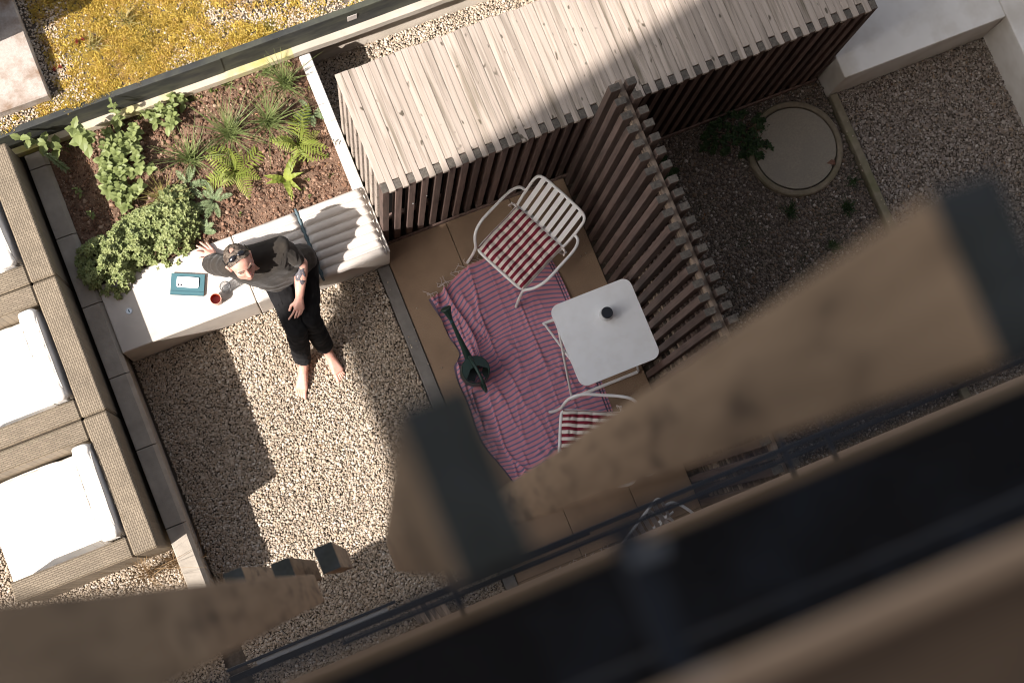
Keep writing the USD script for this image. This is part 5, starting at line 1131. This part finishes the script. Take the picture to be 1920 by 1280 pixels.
leafy('mint', -1.43, 1.235, 0.16, 4, 0.058, 0.044, 38, 'pale leafy herb spreading right of the nettles', stems=13, serr=0.1, spreadr=0.065)
leafy('mint', -1.60, 1.08, 0.15, 4, 0.060, 0.046, 39, 'pale leafy herb below the nettles', stems=13, serr=0.1, spreadr=0.065)
leafy('mint', -1.42, 1.06, 0.16, 4, 0.058, 0.044, 40, 'leafy herb in the left half of the bed', stems=12, serr=0.1, spreadr=0.065)
leafy('mint', -1.57, 0.905, 0.13, 4, 0.056, 0.044, 41, 'low pale herb at the edge of the shade', stems=10, serr=0.1, spreadr=0.055)
def feathery(x, y, nf, ln, seed, label):
    rng = np.random.default_rng(seed); t = thing('yarrow', label, 'plant', (x, y, soilz1(x, y)))
    for k in range(nf):
        az = rng.uniform(0, 6.28); L_ = ln * rng.uniform(0.7, 1.1); n = 13; s_ = np.linspace(0, 1, n); e = rng.uniform(0.3, 1.0) - s_ * 0.9; st = L_ / n
        r_ = np.cumsum(np.cos(e)) * st; z_ = 0.01 + np.cumsum(np.sin(e)) * st; P = np.stack([r_ * math.cos(az), r_ * math.sin(az), z_], -1); parts = [tube(P, 0.0012, 4)]
        for i in range(1, n):
            for sg_ in (-1, 1):
                parts.append(place(leaf_mesh(0.024 * math.sin(math.pi * (0.1 + 0.85 * s_[i])) + 0.006, 0.0075, 0.2, 0.1, 3), P[i], az + sg_ * 1.0, 0.35 + rng.normal(0, 0.2)))
        obj('frond', cat_(parts), M['grey_leaf'], t)
feathery(-1.13, 0.79, 7, 0.15, 51, 'grey-green feathery yarrow between fern and shrub')
feathery(-1.00, 0.615, 9, 0.15, 52, 'grey-green feathery yarrow behind the sitting man')
feathery(-0.150, 0.965, 9, 0.15, 53, 'grey-green feathery yarrow spilling over the white divider')
feathery(-1.155, 0.45, 7, 0.12, 54, 'feathery yarrow at the back edge of the bench')
def bush(x, y, rx, ry, h, n, seed, label, mat='bush_leaf', ls=0.021, z=None, name='leafy_shrub', catn='shrub', over=None):
    rng = np.random.default_rng(seed); zb = soilz1(x, y) if z is None else z; t = thing(name, label, catn, (x, y, zb)); parts = []
    nc = n // 8
    for k in range(nc):
        u = rng.uniform(0, 1); r_ = math.sqrt(u); a = rng.uniform(0, 6.283); bump_ = 0.45 + 1.1 * float(meshkit.fbm(A([math.cos(a) * 1.5 + seed, math.sin(a) * 1.5, 0.3]), 3, seed))
        px_, py_ = rx * r_ * math.cos(a) * bump_, ry * r_ * math.sin(a) * bump_
        top_ = h * math.sqrt(max(0.03, 1 - r_ ** 2)) * (0.25 + 1.5 * float(meshkit.fbm(A([px_ * 14, py_ * 14, seed]), 3, seed))); pz = top_ * (1 if rng.random() < 0.65 else rng.uniform(0.35, 1))
        ax_ = A([px_ / rx * 0.5 + rng.normal(0, .25), py_ / ry * 0.5 + rng.normal(0, .25), 1.0]); az0 = rng.uniform(0, 6.28); s_ = ls * rng.uniform(0.7, 1.25)
        for j in range(8):
            lv = j // 4; el = 0.15 + 0.55 * lv + rng.normal(0, 0.2)
            parts.append(place(leaf_mesh(s_ * (1 - 0.3 * lv), s_ * 0.68 * (1 - 0.3 * lv), 0.3, 0.3, 3), A([px_, py_, pz]) + ax_ * 0.012 * lv, az0 + j * 1.57 + lv * 0.8 + rng.normal(0, .2), el, rng.normal(0, .3)))
    obj('foliage', cat_(parts), M[mat], t)
    st = [tube([(0, 0, 0), (rx * .4 * math.cos(a) , ry * .4 * math.sin(a), h * .4), (rx * .75 * math.cos(a), ry * .75 * math.sin(a), h * .62)], 0.003, 5) for a in np.linspace(0, 6.28, 14)]
    obj('stems', cat_(st), M['stem_brown'], t)
bush(-1.430, 0.545, 0.27, 0.215, 0.19, 4000, 61, 'dense round leaved green shrub spreading to the bench edge', ls=0.029)
bush(-1.655, 0.53, 0.13, 0.16, 0.16, 1100, 70, 'outer lobe of the green shrub at the edge of the shade', ls=0.028)
bush(-1.83, 0.445, 0.19, 0.20, 0.17, 2800, 62, 'shaded dark side shrub hanging over the coping', ls=0.028)
bush(-1.275, 0.705, 0.14, 0.10, 0.13, 1200, 63, 'small lighter shrub joined to the back of the dense one', ls=0.026)
bush(2.72, -0.17, 0.30, 0.15, 0.10, 620, 64, 'dark ivy growing between store and manhole', 'ivy_leaf', 0.034, 0.0, 'ivy', 'ivy')
bush(2.83, -0.30, 0.12, 0.15, 0.07, 240, 71, 'dark ivy creeping over the manhole ring', 'ivy_leaf', 0.03, 0.02, 'ivy', 'ivy')
bush(2.02, -0.26, 0.16, 0.16, 0.12, 900, 65, 'dark ivy patch at the corner of screen and store', 'ivy_leaf', 0.03, 0.0, 'ivy', 'ivy')
grass(2.88, -0.86, 70, 0.10, 0.8, 66, 'low dark weeds at the near rim of the manhole', 'ivy_leaf', z=0.0)
grass(3.30, -0.98, 80, 0.11, 0.8, 67, 'low weeds beside the mossy edging', 'ivy_leaf', z=0.0)
grass(3.08, -1.22, 60, 0.10, 0.8, 68, 'green weeds just above the blurred fin', 'ivy_leaf', z=0.0)
grass(3.42, -0.82, 40, 0.08, 0.8, 69, 'tiny weeds squeezed between manhole and edging', 'ivy_leaf', z=0.0)
